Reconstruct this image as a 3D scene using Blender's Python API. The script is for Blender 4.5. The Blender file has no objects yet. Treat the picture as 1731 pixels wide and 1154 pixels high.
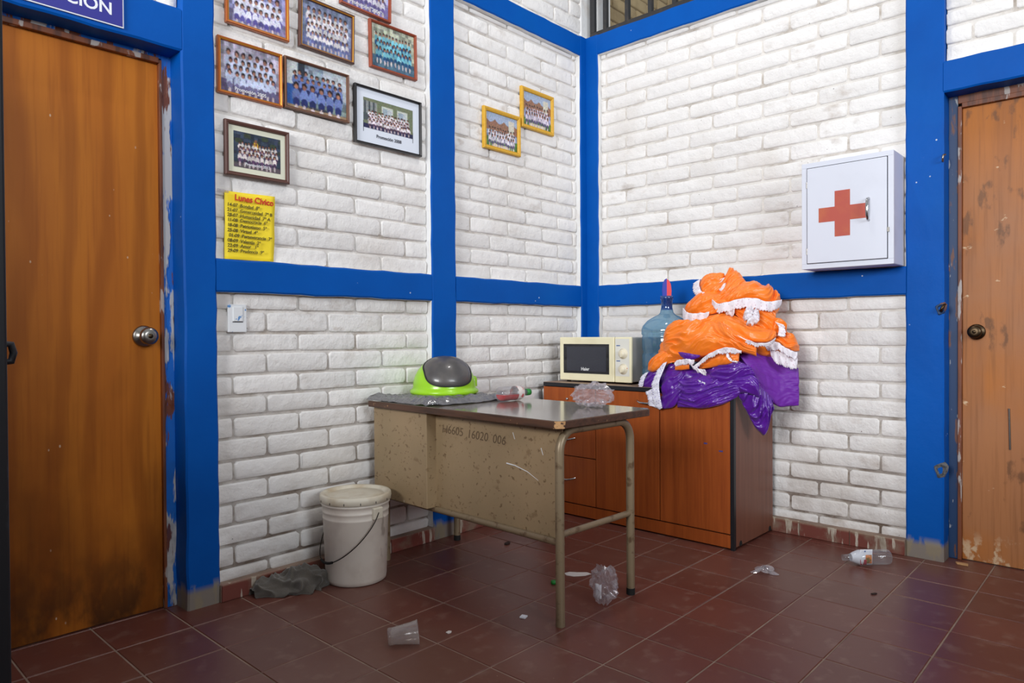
import bpy, bmesh, math, random
import numpy as np
from mathutils import Vector, Matrix, noise as mnoise

PI = math.pi
scene = bpy.context.scene
COL = scene.collection

# ------------------------------------------------------------------ camera
CAM = np.array([-3.6052, -2.6806, 1.04])
YAW, PITCH, ROLL, FPX = 0.7474, -0.0106, -0.0063, 1176.93
_fw = np.array([math.cos(YAW)*math.cos(PITCH), math.sin(YAW)*math.cos(PITCH), math.sin(PITCH)])
_r0 = np.array([math.sin(YAW), -math.cos(YAW), 0.0])
_u0 = np.cross(_r0, _fw)
CR = math.cos(ROLL)*_r0 + math.sin(ROLL)*_u0
CU = -math.sin(ROLL)*_r0 + math.cos(ROLL)*_u0
camd = bpy.data.cameras.new('camera')
camd.sensor_width = 36.0
camd.lens = FPX/1731.0*36.0
camd.clip_start = 0.02
cam = bpy.data.objects.new('camera', camd)
COL.objects.link(cam)
cam.matrix_world = Matrix(((CR[0], CU[0], -_fw[0], CAM[0]), (CR[1], CU[1], -_fw[1], CAM[1]),
                           (CR[2], CU[2], -_fw[2], CAM[2]), (0, 0, 0, 1)))
scene.camera = cam

# ------------------------------------------------------------------ light
world = bpy.data.worlds.new('daylight')
scene.world = world
world.use_nodes = True
world.node_tree.nodes['Background'].inputs[0].default_value = (0.86, 0.93, 1.0, 1)
world.node_tree.nodes['Background'].inputs[1].default_value = 0.33

def area(name, loc, target, sx, sy, power, color):
    l = bpy.data.lights.new(name, 'AREA')
    l.shape = 'RECTANGLE'; l.size = sx; l.size_y = sy
    l.energy = power; l.color = color
    o = bpy.data.objects.new(name, l)
    COL.objects.link(o)
    o.location = loc
    o.rotation_euler = (Vector(target)-Vector(loc)).to_track_quat('-Z', 'Y').to_euler()
    return o

area('ceiling_lamp_light', (-1.12, -1.10, 4.30), (-1.12, -1.10, 0), 0.34, 0.10, 19, (1.0, 0.98, 0.95))
area('corridor_daylight', (-8.0, -2.3, 2.7), (-0.3, -0.9, 1.0), 2.2, 1.6, 425, (0.97, 0.985, 1.0))
area('yard_daylight', (-3.6, -8.0, 3.1), (-0.6, -0.6, 1.2), 2.6, 1.6, 290, (0.88, 0.94, 1.0))

vs = scene.view_settings
vs.view_transform = 'Standard'
vs.look = 'None'
vs.exposure = -0.18
vs.gamma = 1.0
vs.use_curve_mapping = False

rng = random.Random(11)

# ------------------------------------------------------------------ materials
def srgb(r, g, b):
    f = lambda c: ((c/255.0)/12.92 if c/255.0 <= 0.04045 else ((c/255.0+0.055)/1.055)**2.4)
    return (f(r), f(g), f(b), 1.0)

MATS = {}
def M(name, base, rough=0.6, layers=(), bump=(), metal=0.0, spec=0.5, coat=0.0, sheen=0.0,
      coords='obj', rand=0.0, alpha=1.0, trans=0.0, attr=None, emit=None):
    m = bpy.data.materials.new(name)
    m.use_nodes = True
    nt = m.node_tree; N = nt.nodes; L = nt.links
    p = N['Principled BSDF']
    p.inputs['Roughness'].default_value = rough
    p.inputs['Metallic'].default_value = metal
    p.inputs['Specular IOR Level'].default_value = spec
    p.inputs['Coat Weight'].default_value = coat
    p.inputs['Coat Roughness'].default_value = 0.1
    p.inputs['Sheen Weight'].default_value = sheen
    p.inputs['Transmission Weight'].default_value = trans
    p.inputs['Alpha'].default_value = alpha
    if coords == 'obj':
        tc = N.new('ShaderNodeTexCoord'); vec = tc.outputs['Object']
    else:
        tc = N.new('ShaderNodeNewGeometry'); vec = tc.outputs['Position']
    if rand:
        oi = N.new('ShaderNodeObjectInfo')
    def tex(d):
        mp = N.new('ShaderNodeMapping')
        sc = d.get('scale', 5.0)
        if not isinstance(sc, (tuple, list)): sc = (sc, sc, sc)
        mp.inputs['Scale'].default_value = sc
        off = d.get('off', 0.0)
        mp.inputs['Location'].default_value = (off, off*1.7, off*0.6)
        L.new(vec, mp.inputs['Vector'])
        src = mp.outputs['Vector']
        if d.get('warp'):
            wn = N.new('ShaderNodeTexNoise'); wn.inputs['Scale'].default_value = d.get('wscale', 2.0)
            L.new(vec, wn.inputs['Vector'])
            va = N.new('ShaderNodeVectorMath'); va.operation = 'MULTIPLY_ADD'
            L.new(wn.outputs['Color'], va.inputs[0])
            va.inputs[1].default_value = (d['warp'],)*3
            L.new(src, va.inputs[2]); src = va.outputs[0]
        k = d.get('kind', 'noise')
        if k == 'noise':
            t = N.new('ShaderNodeTexNoise'); t.inputs['Scale'].default_value = 1.0
            t.inputs['Detail'].default_value = d.get('detail', 4.0)
            t.inputs['Roughness'].default_value = d.get('r', 0.55)
            L.new(src, t.inputs['Vector']); return t.outputs['Fac']
        if k == 'voronoi':
            t = N.new('ShaderNodeTexVoronoi'); t.inputs['Scale'].default_value = 1.0
            t.feature = d.get('feature', 'F1')
            L.new(src, t.inputs['Vector']); return t.outputs['Distance']
        if k == 'wave':
            t = N.new('ShaderNodeTexWave'); t.inputs['Scale'].default_value = 1.0
            t.inputs['Distortion'].default_value = d.get('dist', 3.0)
            t.inputs['Detail'].default_value = 3.0
            t.bands_direction = d.get('dir', 'X')
            L.new(src, t.inputs['Vector']); return t.outputs['Fac']
        if k in ('x', 'y', 'z'):
            s = N.new('ShaderNodeSeparateXYZ'); L.new(vec, s.inputs[0])
            return s.outputs['XYZ'.index(k.upper())]
    def mapr(o, lo, hi):
        r = N.new('ShaderNodeMapRange'); r.clamp = True
        r.inputs['From Min'].default_value = lo; r.inputs['From Max'].default_value = hi
        L.new(o, r.inputs['Value']); return r.outputs['Result']
    def mul(a, b):
        x = N.new('ShaderNodeMath'); x.operation = 'MULTIPLY'
        L.new(a, x.inputs[0])
        if isinstance(b, (int, float)): x.inputs[1].default_value = b
        else: L.new(b, x.inputs[1])
        return x.outputs[0]
    if attr:
        an = N.new('ShaderNodeAttribute'); an.attribute_name = attr
        cur = an.outputs['Color']
    else:
        rgb = N.new('ShaderNodeRGB'); rgb.outputs[0].default_value = base; cur = rgb.outputs[0]
    if rand:
        hsv = N.new('ShaderNodeHueSaturation')
        mr = N.new('ShaderNodeMapRange')
        mr.inputs['To Min'].default_value = 1-rand; mr.inputs['To Max'].default_value = 1+rand
        L.new(oi.outputs['Random'], mr.inputs['Value'])
        L.new(mr.outputs['Result'], hsv.inputs['Value']); L.new(cur, hsv.inputs['Color'])
        cur = hsv.outputs['Color']
    for d in layers:
        f = mapr(tex(d), d.get('lo', 0.45), d.get('hi', 0.7))
        if 'mask' in d:
            for mk in (d['mask'] if isinstance(d['mask'], list) else [d['mask']]):
                f = mul(f, mapr(tex(mk), mk.get('lo', 0.45), mk.get('hi', 0.7)))
        f = mul(f, d.get('fac', 1.0))
        mx = N.new('ShaderNodeMix'); mx.data_type = 'RGBA'
        L.new(f, mx.inputs[0]); L.new(cur, mx.inputs[6]); mx.inputs[7].default_value = d['color']
        cur = mx.outputs[2]
    L.new(cur, p.inputs['Base Color'])
    if emit:
        L.new(cur, p.inputs['Emission Color']); p.inputs['Emission Strength'].default_value = emit
    prev = None
    for d in bump:
        b = N.new('ShaderNodeBump'); b.inputs['Strength'].default_value = d.get('s', 0.3)
        b.inputs['Distance'].default_value = d.get('d', 0.01)
        h = tex(d)
        if 'lo' in d: h = mapr(h, d['lo'], d['hi'])
        L.new(h, b.inputs['Height'])
        if prev: L.new(prev, b.inputs['Normal'])
        prev = b.outputs['Normal']
    if prev: L.new(prev, p.inputs['Normal'])
    MATS[name] = m
    return m

def clear_mat(name, tint, opac, rough=0.08, body=(0.9, 0.9, 0.92, 1), bumpscale=0, gloss=1.0):
    """thin see-through plastic: tinted transparency mixed with a glossy body by facing"""
    m = bpy.data.materials.new(name); m.use_nodes = True
    nt = m.node_tree; N = nt.nodes; L = nt.links
    N.clear()
    out = N.new('ShaderNodeOutputMaterial')
    tr = N.new('ShaderNodeBsdfTransparent'); tr.inputs[0].default_value = tint
    pb = N.new('ShaderNodeBsdfPrincipled')
    pb.inputs['Base Color'].default_value = body; pb.inputs['Roughness'].default_value = rough
    pb.inputs['Specular IOR Level'].default_value = 0.6*gloss
    lw = N.new('ShaderNodeLayerWeight'); lw.inputs['Blend'].default_value = 0.35
    ad = N.new('ShaderNodeMath'); ad.operation = 'MULTIPLY_ADD'; ad.use_clamp = True
    ad.inputs[1].default_value = 0.335; ad.inputs[2].default_value = opac
    L.new(lw.outputs['Facing'], ad.inputs[0])
    gl = N.new('ShaderNodeBsdfGlossy'); gl.inputs['Roughness'].default_value = rough
    mx = N.new('ShaderNodeMixShader'); L.new(ad.outputs[0], mx.inputs[0])
    L.new(tr.outputs[0], mx.inputs[1]); L.new(pb.outputs[0], mx.inputs[2])
    mx2 = N.new('ShaderNodeMixShader'); mx2.inputs[0].default_value = 0.07*gloss
    L.new(mx.outputs[0], mx2.inputs[1]); L.new(gl.outputs[0], mx2.inputs[2])
    L.new(mx2.outputs[0], out.inputs['Surface'])
    if bumpscale:
        t = N.new('ShaderNodeTexNoise'); t.inputs['Scale'].default_value = bumpscale
        tc = N.new('ShaderNodeTexCoord'); L.new(tc.outputs['Object'], t.inputs['Vector'])
        b = N.new('ShaderNodeBump'); b.inputs['Strength'].default_value = 0.8; b.inputs['Distance'].default_value = 0.01
        L.new(t.outputs['Fac'], b.inputs['Height'])
        L.new(b.outputs[0], pb.inputs['Normal']); L.new(b.outputs[0], gl.inputs['Normal'])
    MATS[name] = m
    return m

GRIME = srgb(120, 98, 78)
WHITE = srgb(233, 230, 227)
M('brick_paint', WHITE, 0.62, coords='pos', rand=0.05, layers=[
    dict(scale=2.2, lo=0.52, hi=0.75, color=srgb(205, 196, 186), fac=0.5),
    dict(scale=(9, 9, 16), detail=8, lo=0.55, hi=0.72, color=srgb(158, 138, 118), fac=0.65,
         mask=dict(scale=1.3, lo=0.5, hi=0.65, off=3.1)),
    dict(scale=(7, 7, 12), detail=8, lo=0.5, hi=0.75, color=srgb(150, 130, 110), fac=0.5, mask=dict(kind='z', lo=0.7, hi=0.0)),
    dict(kind='voronoi', scale=24, lo=0.075, hi=0.05, color=srgb(90, 78, 68), fac=0.8,
         mask=dict(scale=6, lo=0.57, hi=0.62))],
  bump=[dict(scale=22, detail=7, s=0.65, d=0.012), dict(scale=110, detail=4, s=0.25, d=0.004)])
M('mortar_paint', srgb(224, 219, 213), 0.75, coords='pos', layers=[
    dict(scale=(6, 6, 10), detail=6, lo=0.5, hi=0.72, color=srgb(140, 122, 102), fac=0.75),
    dict(scale=(7, 7, 12), detail=8, lo=0.3, hi=0.6, color=srgb(92, 70, 52), fac=0.9, mask=dict(kind='z', lo=1.15, hi=0.1))],
  bump=[dict(scale=60, detail=5, s=0.5, d=0.008)])
M('plaster_white', srgb(226, 226, 226), 0.6, coords='pos', layers=[
    dict(scale=8, lo=0.5, hi=0.75, color=srgb(196, 180, 165), fac=0.5)],
  bump=[dict(scale=40, s=0.3, d=0.006)])
BLUE = srgb(0, 84, 172)
_specks = dict(kind='voronoi', scale=17, lo=0.085, hi=0.06, color=srgb(205, 215, 225), fac=0.9,
               mask=dict(scale=4.0, lo=0.58, hi=0.63, off=2.0))
M('blue_paint', BLUE, 0.5, spec=0.12, coords='pos', layers=[
    dict(scale=3.0, lo=0.4, hi=0.75, color=srgb(0, 70, 150), fac=0.5),
    dict(scale=1.4, lo=0.55, hi=0.75, color=srgb(0, 92, 170), fac=0.4, off=7.0),
    _specks,
    dict(scale=(14, 14, 5), detail=6, lo=0.5, hi=0.56, color=srgb(150, 142, 125), fac=0.95, mask=dict(kind='z', lo=0.105, hi=0.07)),
    dict(kind='z', lo=0.085, hi=0.06, color=srgb(140, 128, 108), fac=0.9)],
  bump=[dict(scale=14, detail=5, s=0.25, d=0.006), dict(scale=90, s=0.1, d=0.003)])
M('blue_peeling', srgb(6, 100, 190), 0.45, coords='pos', layers=[
    dict(scale=(16, 16, 3.5), detail=5, lo=0.52, hi=0.55, color=srgb(190, 186, 182), fac=1.0),
    dict(scale=(24, 24, 4), detail=6, lo=0.57, hi=0.6, color=srgb(110, 55, 30), fac=1.0, off=4.0),
    dict(scale=8, lo=0.5, hi=0.7, color=srgb(5, 45, 85), fac=0.7, mask=dict(kind='z', lo=1.0, hi=0.0))],
  bump=[dict(scale=(16, 16, 3.5), detail=5, lo=0.5, hi=0.55, s=0.6, d=0.004)])
M('door_wood', srgb(190, 112, 34), 0.42, spec=0.18, coords='pos', layers=[
    dict(scale=(9, 9, 0.9), warp=0.5, wscale=1.3, detail=6, lo=0.4, hi=0.7, color=srgb(168, 92, 28), fac=0.75),
    dict(scale=(70, 70, 2.4), detail=3, lo=0.5, hi=0.75, color=srgb(140, 72, 22), fac=0.45),
    dict(kind='wave', scale=(2.2, 2.2, 0.5), dist=9.0, lo=0.55, hi=0.95, color=srgb(150, 80, 22), fac=0.55),
    dict(scale=(2.4, 2.4, 1.2), detail=5, lo=0.36, hi=0.66, color=srgb(84, 40, 12), fac=0.85, mask=dict(kind='z', lo=1.35, hi=0.2)),
    dict(scale=(12, 12, 6), detail=7, lo=0.42, hi=0.6, color=srgb(52, 32, 20), fac=0.85, mask=dict(kind='z', lo=0.35, hi=0.0)),
    dict(kind='voronoi', scale=(22, 22, 12), lo=0.07, hi=0.05, color=srgb(215, 190, 160), fac=0.7,
         mask=dict(scale=5, lo=0.58, hi=0.63))],
  bump=[dict(scale=(60, 60, 3), s=0.08, d=0.003)])
M('worn_door_wood', srgb(180, 106, 34), 0.45, spec=0.25, coords='pos', layers=[
    dict(scale=(9, 9, 0.9), warp=0.4, detail=6, lo=0.4, hi=0.7, color=srgb(150, 88, 40), fac=0.7),
    dict(scale=1.5, lo=0.38, hi=0.6, color=srgb(156, 112, 84), fac=0.6, mask=dict(kind='z', lo=1.95, hi=1.55)),
    dict(scale=(70, 70, 2.4), detail=3, lo=0.5, hi=0.75, color=srgb(110, 66, 34), fac=0.45),
    dict(scale=(9, 9, 16), detail=6, lo=0.66, hi=0.69, color=srgb(214, 186, 150), fac=0.9),
    dict(scale=(14, 14, 7), detail=6, lo=0.6, hi=0.66, color=srgb(84, 58, 40), fac=0.6, off=5),
    dict(scale=(10, 10, 8), detail=6, lo=0.5, hi=0.54, color=srgb(210, 184, 150), fac=0.8, mask=dict(kind='z', lo=0.14, hi=0.06))],
  bump=[dict(scale=(60, 60, 3), s=0.1, d=0.003)])
M('shaded_blue', srgb(14, 52, 92), 0.5, coords='pos', layers=[  # blue paint with the shade of the door recess mixed into its colour
    dict(scale=(22, 22, 5), detail=5, lo=0.58, hi=0.62, color=srgb(110, 66, 44), fac=0.9),
    dict(scale=(30, 30, 7), detail=5, lo=0.64, hi=0.66, color=srgb(170, 170, 168), fac=0.8, off=3)])
M('chip_grey', srgb(96, 96, 98), 0.9, coords='pos', layers=[dict(scale=60, detail=4, lo=0.45, hi=0.6, color=srgb(50, 52, 58), fac=0.8)])
M('jamb_wood', srgb(120, 62, 30), 0.5, coords='pos', layers=[
    dict(scale=(30, 30, 3), detail=5, lo=0.48, hi=0.6, color=srgb(70, 34, 20), fac=0.8),
    dict(scale=(22, 22, 5), detail=5, lo=0.6, hi=0.63, color=srgb(180, 172, 166), fac=0.8)])
M('tile_red', srgb(104, 58, 48), 0.34, coords='pos', rand=0.13, spec=0.45, layers=[
    dict(scale=3.5, detail=6, lo=0.4, hi=0.72, color=srgb(98, 52, 44), fac=0.7),
    dict(scale=14, detail=8, lo=0.55, hi=0.75, color=srgb(146, 118, 104), fac=0.45),
    dict(scale=1.1, detail=4, lo=0.45, hi=0.7, color=srgb(120, 88, 76), fac=0.5, off=2.5),
    dict(kind='voronoi', scale=30, lo=0.06, hi=0.04, color=srgb(190, 170, 155), fac=0.6, mask=dict(scale=5, lo=0.58, hi=0.63))],
  bump=[dict(scale=9, detail=4, s=0.06, d=0.01), dict(scale=120, s=0.05, d=0.002)])
M('grout', srgb(150, 128, 112), 0.85, coords='pos', layers=[
    dict(scale=6, lo=0.45, hi=0.7, color=srgb(96, 76, 66), fac=0.7)])
M('skirting_tile', srgb(124, 66, 56), 0.45, coords='pos', rand=0.12, layers=[
    dict(scale=(34, 34, 5), detail=5, lo=0.58, hi=0.62, color=srgb(205, 196, 180), fac=0.85),
    dict(scale=9, detail=6, lo=0.5, hi=0.66, color=srgb(140, 126, 108), fac=0.7),
    dict(kind='z', lo=0.06, hi=0.075, color=srgb(170, 155, 130), fac=0.6)])
M('beige_brick', srgb(186, 164, 126), 0.85, coords='pos', rand=0.08, layers=[
    dict(scale=8, lo=0.45, hi=0.7, color=srgb(150, 128, 94), fac=0.6)], bump=[dict(scale=40, s=0.4, d=0.008)])
M('beige_mortar', srgb(150, 132, 104), 0.9, coords='pos')
M('black_iron', srgb(40, 40, 42), 0.5, coords='pos', layers=[dict(scale=20, lo=0.55, hi=0.7, color=srgb(72, 62, 54), fac=0.5)])
M('gate_paint', srgb(22, 24, 30), 0.5, coords='pos', layers=[
    dict(scale=(18, 18, 5), detail=5, lo=0.56, hi=0.62, color=srgb(70, 76, 88), fac=0.8)])
M('steel', srgb(150, 146, 140), 0.3, metal=1.0)
M('dull_brass', srgb(150, 135, 108), 0.28, metal=1.0)
M('dark_brass', srgb(80, 66, 50), 0.4, metal=1.0)
M('chrome', srgb(190, 190, 190), 0.18, metal=1.0)
M('cabinet_white', srgb(218, 221, 232), 0.32, spec=0.5, layers=[dict(scale=5, lo=0.55, hi=0.8, color=srgb(205, 207, 218), fac=0.4)],
  bump=[dict(scale=9, s=0.03, d=0.01)])
M('cabinet_grey', srgb(216, 214, 222), 0.42, layers=[dict(scale=8, lo=0.5, hi=0.8, color=srgb(176, 170, 172), fac=0.4)])
M('cross_red', srgb(182, 78, 62), 0.5, layers=[dict(scale=14, detail=5, lo=0.45, hi=0.7, color=srgb(190, 96, 60), fac=0.8)])
M('dark_gap', srgb(18, 18, 20), 0.7)
M('desk_laminate', srgb(126, 114, 102), 0.16, spec=0.6, coat=0.6, layers=[
    dict(scale=(40, 3, 3), detail=5, lo=0.45, hi=0.7, color=srgb(92, 78, 66), fac=0.6),
    dict(scale=6, lo=0.55, hi=0.7, color=srgb(140, 130, 120), fac=0.4)])
M('desk_edge', srgb(84, 56, 40), 0.5, layers=[
    dict(scale=(40, 5, 60), detail=5, lo=0.45, hi=0.65, color=srgb(52, 36, 28), fac=0.8),
    dict(scale=24, detail=5, lo=0.65, hi=0.68, color=srgb(186, 142, 98), fac=0.9)])
M('chipboard', srgb(190, 146, 100), 0.9, bump=[dict(scale=120, s=0.6, d=0.005)])
M('desk_panel', srgb(160, 136, 104), 0.45, spec=0.4, layers=[
    dict(scale=3, lo=0.4, hi=0.7, color=srgb(140, 122, 92), fac=0.6),
    dict(kind='voronoi', scale=55, lo=0.2, hi=0.12, color=srgb(96, 72, 48), fac=0.7, mask=dict(scale=7, lo=0.5, hi=0.62)),
    dict(scale=(44, 44, 50), detail=8, lo=0.6, hi=0.68, color=srgb(96, 70, 46), fac=0.7), dict(scale=(16, 16, 22), detail=8, lo=0.63, hi=0.7, color=srgb(112, 86, 58), fac=0.5, off=3),
    dict(kind='voronoi', scale=(24, 24, 9), lo=0.07, hi=0.05, color=srgb(230, 224, 210), fac=0.8, mask=dict(scale=5, lo=0.6, hi=0.64, off=1))])
M('desk_tube', srgb(142, 124, 98), 0.4, metal=0.25, layers=[
    dict(scale=20, detail=6, lo=0.55, hi=0.65, color=srgb(92, 66, 44), fac=0.8)])
M('rubber', srgb(22, 21, 20), 0.8)
M('ink', srgb(104, 84, 62), 0.7)
M('front_wood', srgb(164, 82, 34), 0.4, spec=0.3, coords='pos', layers=[
    dict(scale=(30, 30, 2.2), detail=5, lo=0.4, hi=0.7, color=srgb(136, 62, 26), fac=0.7),
    dict(scale=(110, 110, 4), detail=3, lo=0.5, hi=0.75, color=srgb(120, 52, 22), fac=0.4)])
M('side_wood', srgb(122, 76, 58), 0.45, coords='pos', layers=[
    dict(scale=(40, 40, 2.2), detail=5, lo=0.4, hi=0.7, color=srgb(100, 58, 44), fac=0.7)])
M('counter_top', srgb(150, 122, 104), 0.4, layers=[dict(scale=(8, 60, 8), lo=0.45, hi=0.7, color=srgb(124, 96, 80), fac=0.6)])
M('black_edge', srgb(26, 27, 32), 0.4)
M('blue_scuff', srgb(60, 60, 130), 0.6)
M('mw_cream', srgb(240, 232, 196), 0.35, layers=[dict(scale=6, lo=0.5, hi=0.8, color=srgb(214, 202, 160), fac=0.5)])
M('mw_panel', srgb(226, 224, 214), 0.35)
M('mw_body', srgb(176, 172, 166), 0.4)
M('mw_glass', srgb(26, 26, 30), 0.08, spec=0.6)
M('mw_screen', srgb(60, 62, 72), 0.2, layers=[dict(kind='voronoi', scale=260, lo=0.2, hi=0.4, color=srgb(48, 50, 58), fac=0.8)])
M('mw_dial', srgb(232, 222, 196), 0.4)
M('print_white', srgb(225, 225, 225), 0.5)
M('print_blue', srgb(50, 90, 150), 0.5)
M('print_red', srgb(200, 90, 70), 0.5)
M('bucket_plastic', srgb(226, 217, 205), 0.42, layers=[
    dict(scale=5, detail=6, lo=0.45, hi=0.72, color=srgb(176, 158, 144), fac=0.6),
    dict(scale=(10, 10, 4), detail=7, lo=0.62, hi=0.66, color=srgb(130, 112, 98), fac=0.5)])
M('bucket_lid', srgb(216, 208, 190), 0.45, layers=[dict(scale=9, detail=6, lo=0.5, hi=0.7, color=srgb(186, 166, 136), fac=0.7)])
M('wire', srgb(50, 44, 38), 0.4, metal=0.8)
M('towel', srgb(96, 90, 82), 0.95, sheen=0.3, layers=[dict(scale=12, detail=6, lo=0.42, hi=0.7, color=srgb(70, 64, 57), fac=0.7)],
  bump=[dict(scale=260, s=0.5, d=0.004), dict(scale=30, s=0.3, d=0.01)])
M('lime', srgb(152, 208, 30), 0.3, spec=0.5, coat=0.2)
M('flap_grey', srgb(74, 71, 70), 0.34, coat=0.25, layers=[dict(scale=10, detail=5, lo=0.45, hi=0.75, color=srgb(112, 104, 98), fac=0.5)])
M('flap_seal', srgb(22, 22, 20), 0.5)
M('orange_satin', srgb(250, 130, 30), 0.36, spec=0.55, sheen=0.1, layers=[dict(scale=9, lo=0.45, hi=0.75, color=srgb(244, 118, 26), fac=0.6)],
  bump=[dict(scale=(26, 34, 60), detail=4, s=0.22, d=0.008, warp=1.5)])
M('purple_satin', srgb(90, 22, 152), 0.30, spec=0.7, sheen=0.1, layers=[dict(scale=9, lo=0.4, hi=0.75, color=srgb(78, 18, 134), fac=0.7)],
  bump=[dict(scale=(28, 30, 56), detail=4, s=0.30, d=0.009, warp=1.5)])
M('purple_plain', srgb(112, 40, 160), 0.5, spec=0.4, layers=[dict(scale=14, lo=0.5, hi=0.7, color=srgb(96, 30, 146), fac=0.5)],
  bump=[dict(scale=(24, 26, 40), detail=4, s=0.15, d=0.01)])
M('lace', srgb(236, 230, 236), 0.7, layers=[
    dict(kind='voronoi', scale=85, lo=0.32, hi=0.2, color=srgb(206, 176, 190), fac=0.75)],
  bump=[dict(kind='voronoi', scale=85, s=0.3, d=0.003)])
M('purple_lace', srgb(228, 226, 238), 0.7, layers=[
    dict(kind='voronoi', scale=95, lo=0.36, hi=0.22, color=srgb(150, 140, 190), fac=0.8)],
  bump=[dict(kind='voronoi', scale=95, s=0.3, d=0.003)])
M('paper_yellow', srgb(250, 222, 40), 0.6, layers=[dict(scale=8, lo=0.5, hi=0.8, color=srgb(240, 204, 30), fac=0.5)])
M('marker_red', srgb(206, 48, 30), 0.6)
M('marker_dark', srgb(88, 82, 30), 0.6)
M('sign_blue', srgb(44, 44, 140), 0.4)
M('sign_white', srgb(232, 234, 240), 0.45)
M('switch_white', srgb(228, 230, 232), 0.4, coords='obj', layers=[
    dict(scale=26, detail=4, lo=0.6, hi=0.63, color=srgb(20, 120, 190), fac=0.9)])
M('frame_copper', srgb(176, 92, 30), 0.35, metal=0.2, coat=0.3)
M('frame_gold', srgb(206, 150, 50), 0.32, metal=0.5)
M('frame_goldbrown', srgb(130, 92, 44), 0.35, metal=0.3)
M('frame_brown', srgb(92, 58, 50), 0.45)
M('frame_redwood', srgb(150, 70, 44), 0.4)
M('frame_walnut', srgb(118, 80, 58), 0.42)
M('frame_black', srgb(34, 32, 32), 0.35)
M('frame_yellow', srgb(214, 164, 40), 0.45, layers=[dict(scale=(60, 10, 60), lo=0.5, hi=0.7, color=srgb(186, 132, 24), fac=0.5)])
M('mat_cream', srgb(222, 222, 200), 0.6)
M('mat_white', srgb(222, 228, 238), 0.5)
M('photo_print', (0.5, 0.5, 0.5, 1), 0.28, spec=0.4, attr='print')
M('caption_dark', srgb(60, 60, 70), 0.6)
M('caption_light', srgb(225, 225, 230), 0.6)
M('juice', srgb(214, 16, 30), 0.15, trans=0.25)
M('label_print', srgb(226, 216, 210), 0.4, layers=[
    dict(kind='voronoi', scale=34, lo=0.34, hi=0.2, color=srgb(226, 130, 40), fac=0.9),
    dict(scale=26, lo=0.56, hi=0.6, color=srgb(196, 30, 40), fac=0.9)])
M('label_white', srgb(232, 234, 240), 0.4)
M('label_orange', srgb(226, 128, 36), 0.4, layers=[dict(scale=50, lo=0.5, hi=0.6, color=srgb(90, 100, 30), fac=0.9)])
M('label_red', srgb(186, 24, 52), 0.4)
M('cap_green', srgb(30, 130, 50), 0.4)
M('paper_scrap', srgb(214, 206, 200), 0.8)
M('debris_dark', srgb(48, 30, 24), 0.9)
M('fan_blue', srgb(22, 34, 160), 0.4)
M('fan_red', srgb(222, 52, 54), 0.4)
clear_mat('jug_plastic', (0.60, 0.79, 0.89, 1), 0.22, 0.1, srgb(118, 164, 196))
clear_mat('jug_neck', (0.34, 0.55, 0.85, 1), 0.35, 0.1, srgb(40, 92, 160))
clear_mat('water', (0.55, 0.75, 0.86, 1), 0.12, 0.05, srgb(84, 136, 170))
clear_mat('clear_bag', (0.93, 0.91, 0.92, 1), 0.10, 0.12, srgb(225, 220, 225))
clear_mat('clear_bottle', (0.93, 0.94, 0.95, 1), 0.04, 0.06, srgb(220, 222, 226))
clear_mat('clear_cup', (0.95, 0.93, 0.92, 1), 0.10, 0.2, srgb(225, 218, 214))
clear_mat('grey_bag', (0.6, 0.6, 0.62, 1), 0.42, 0.16, srgb(136, 134, 136), bumpscale=30)

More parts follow.
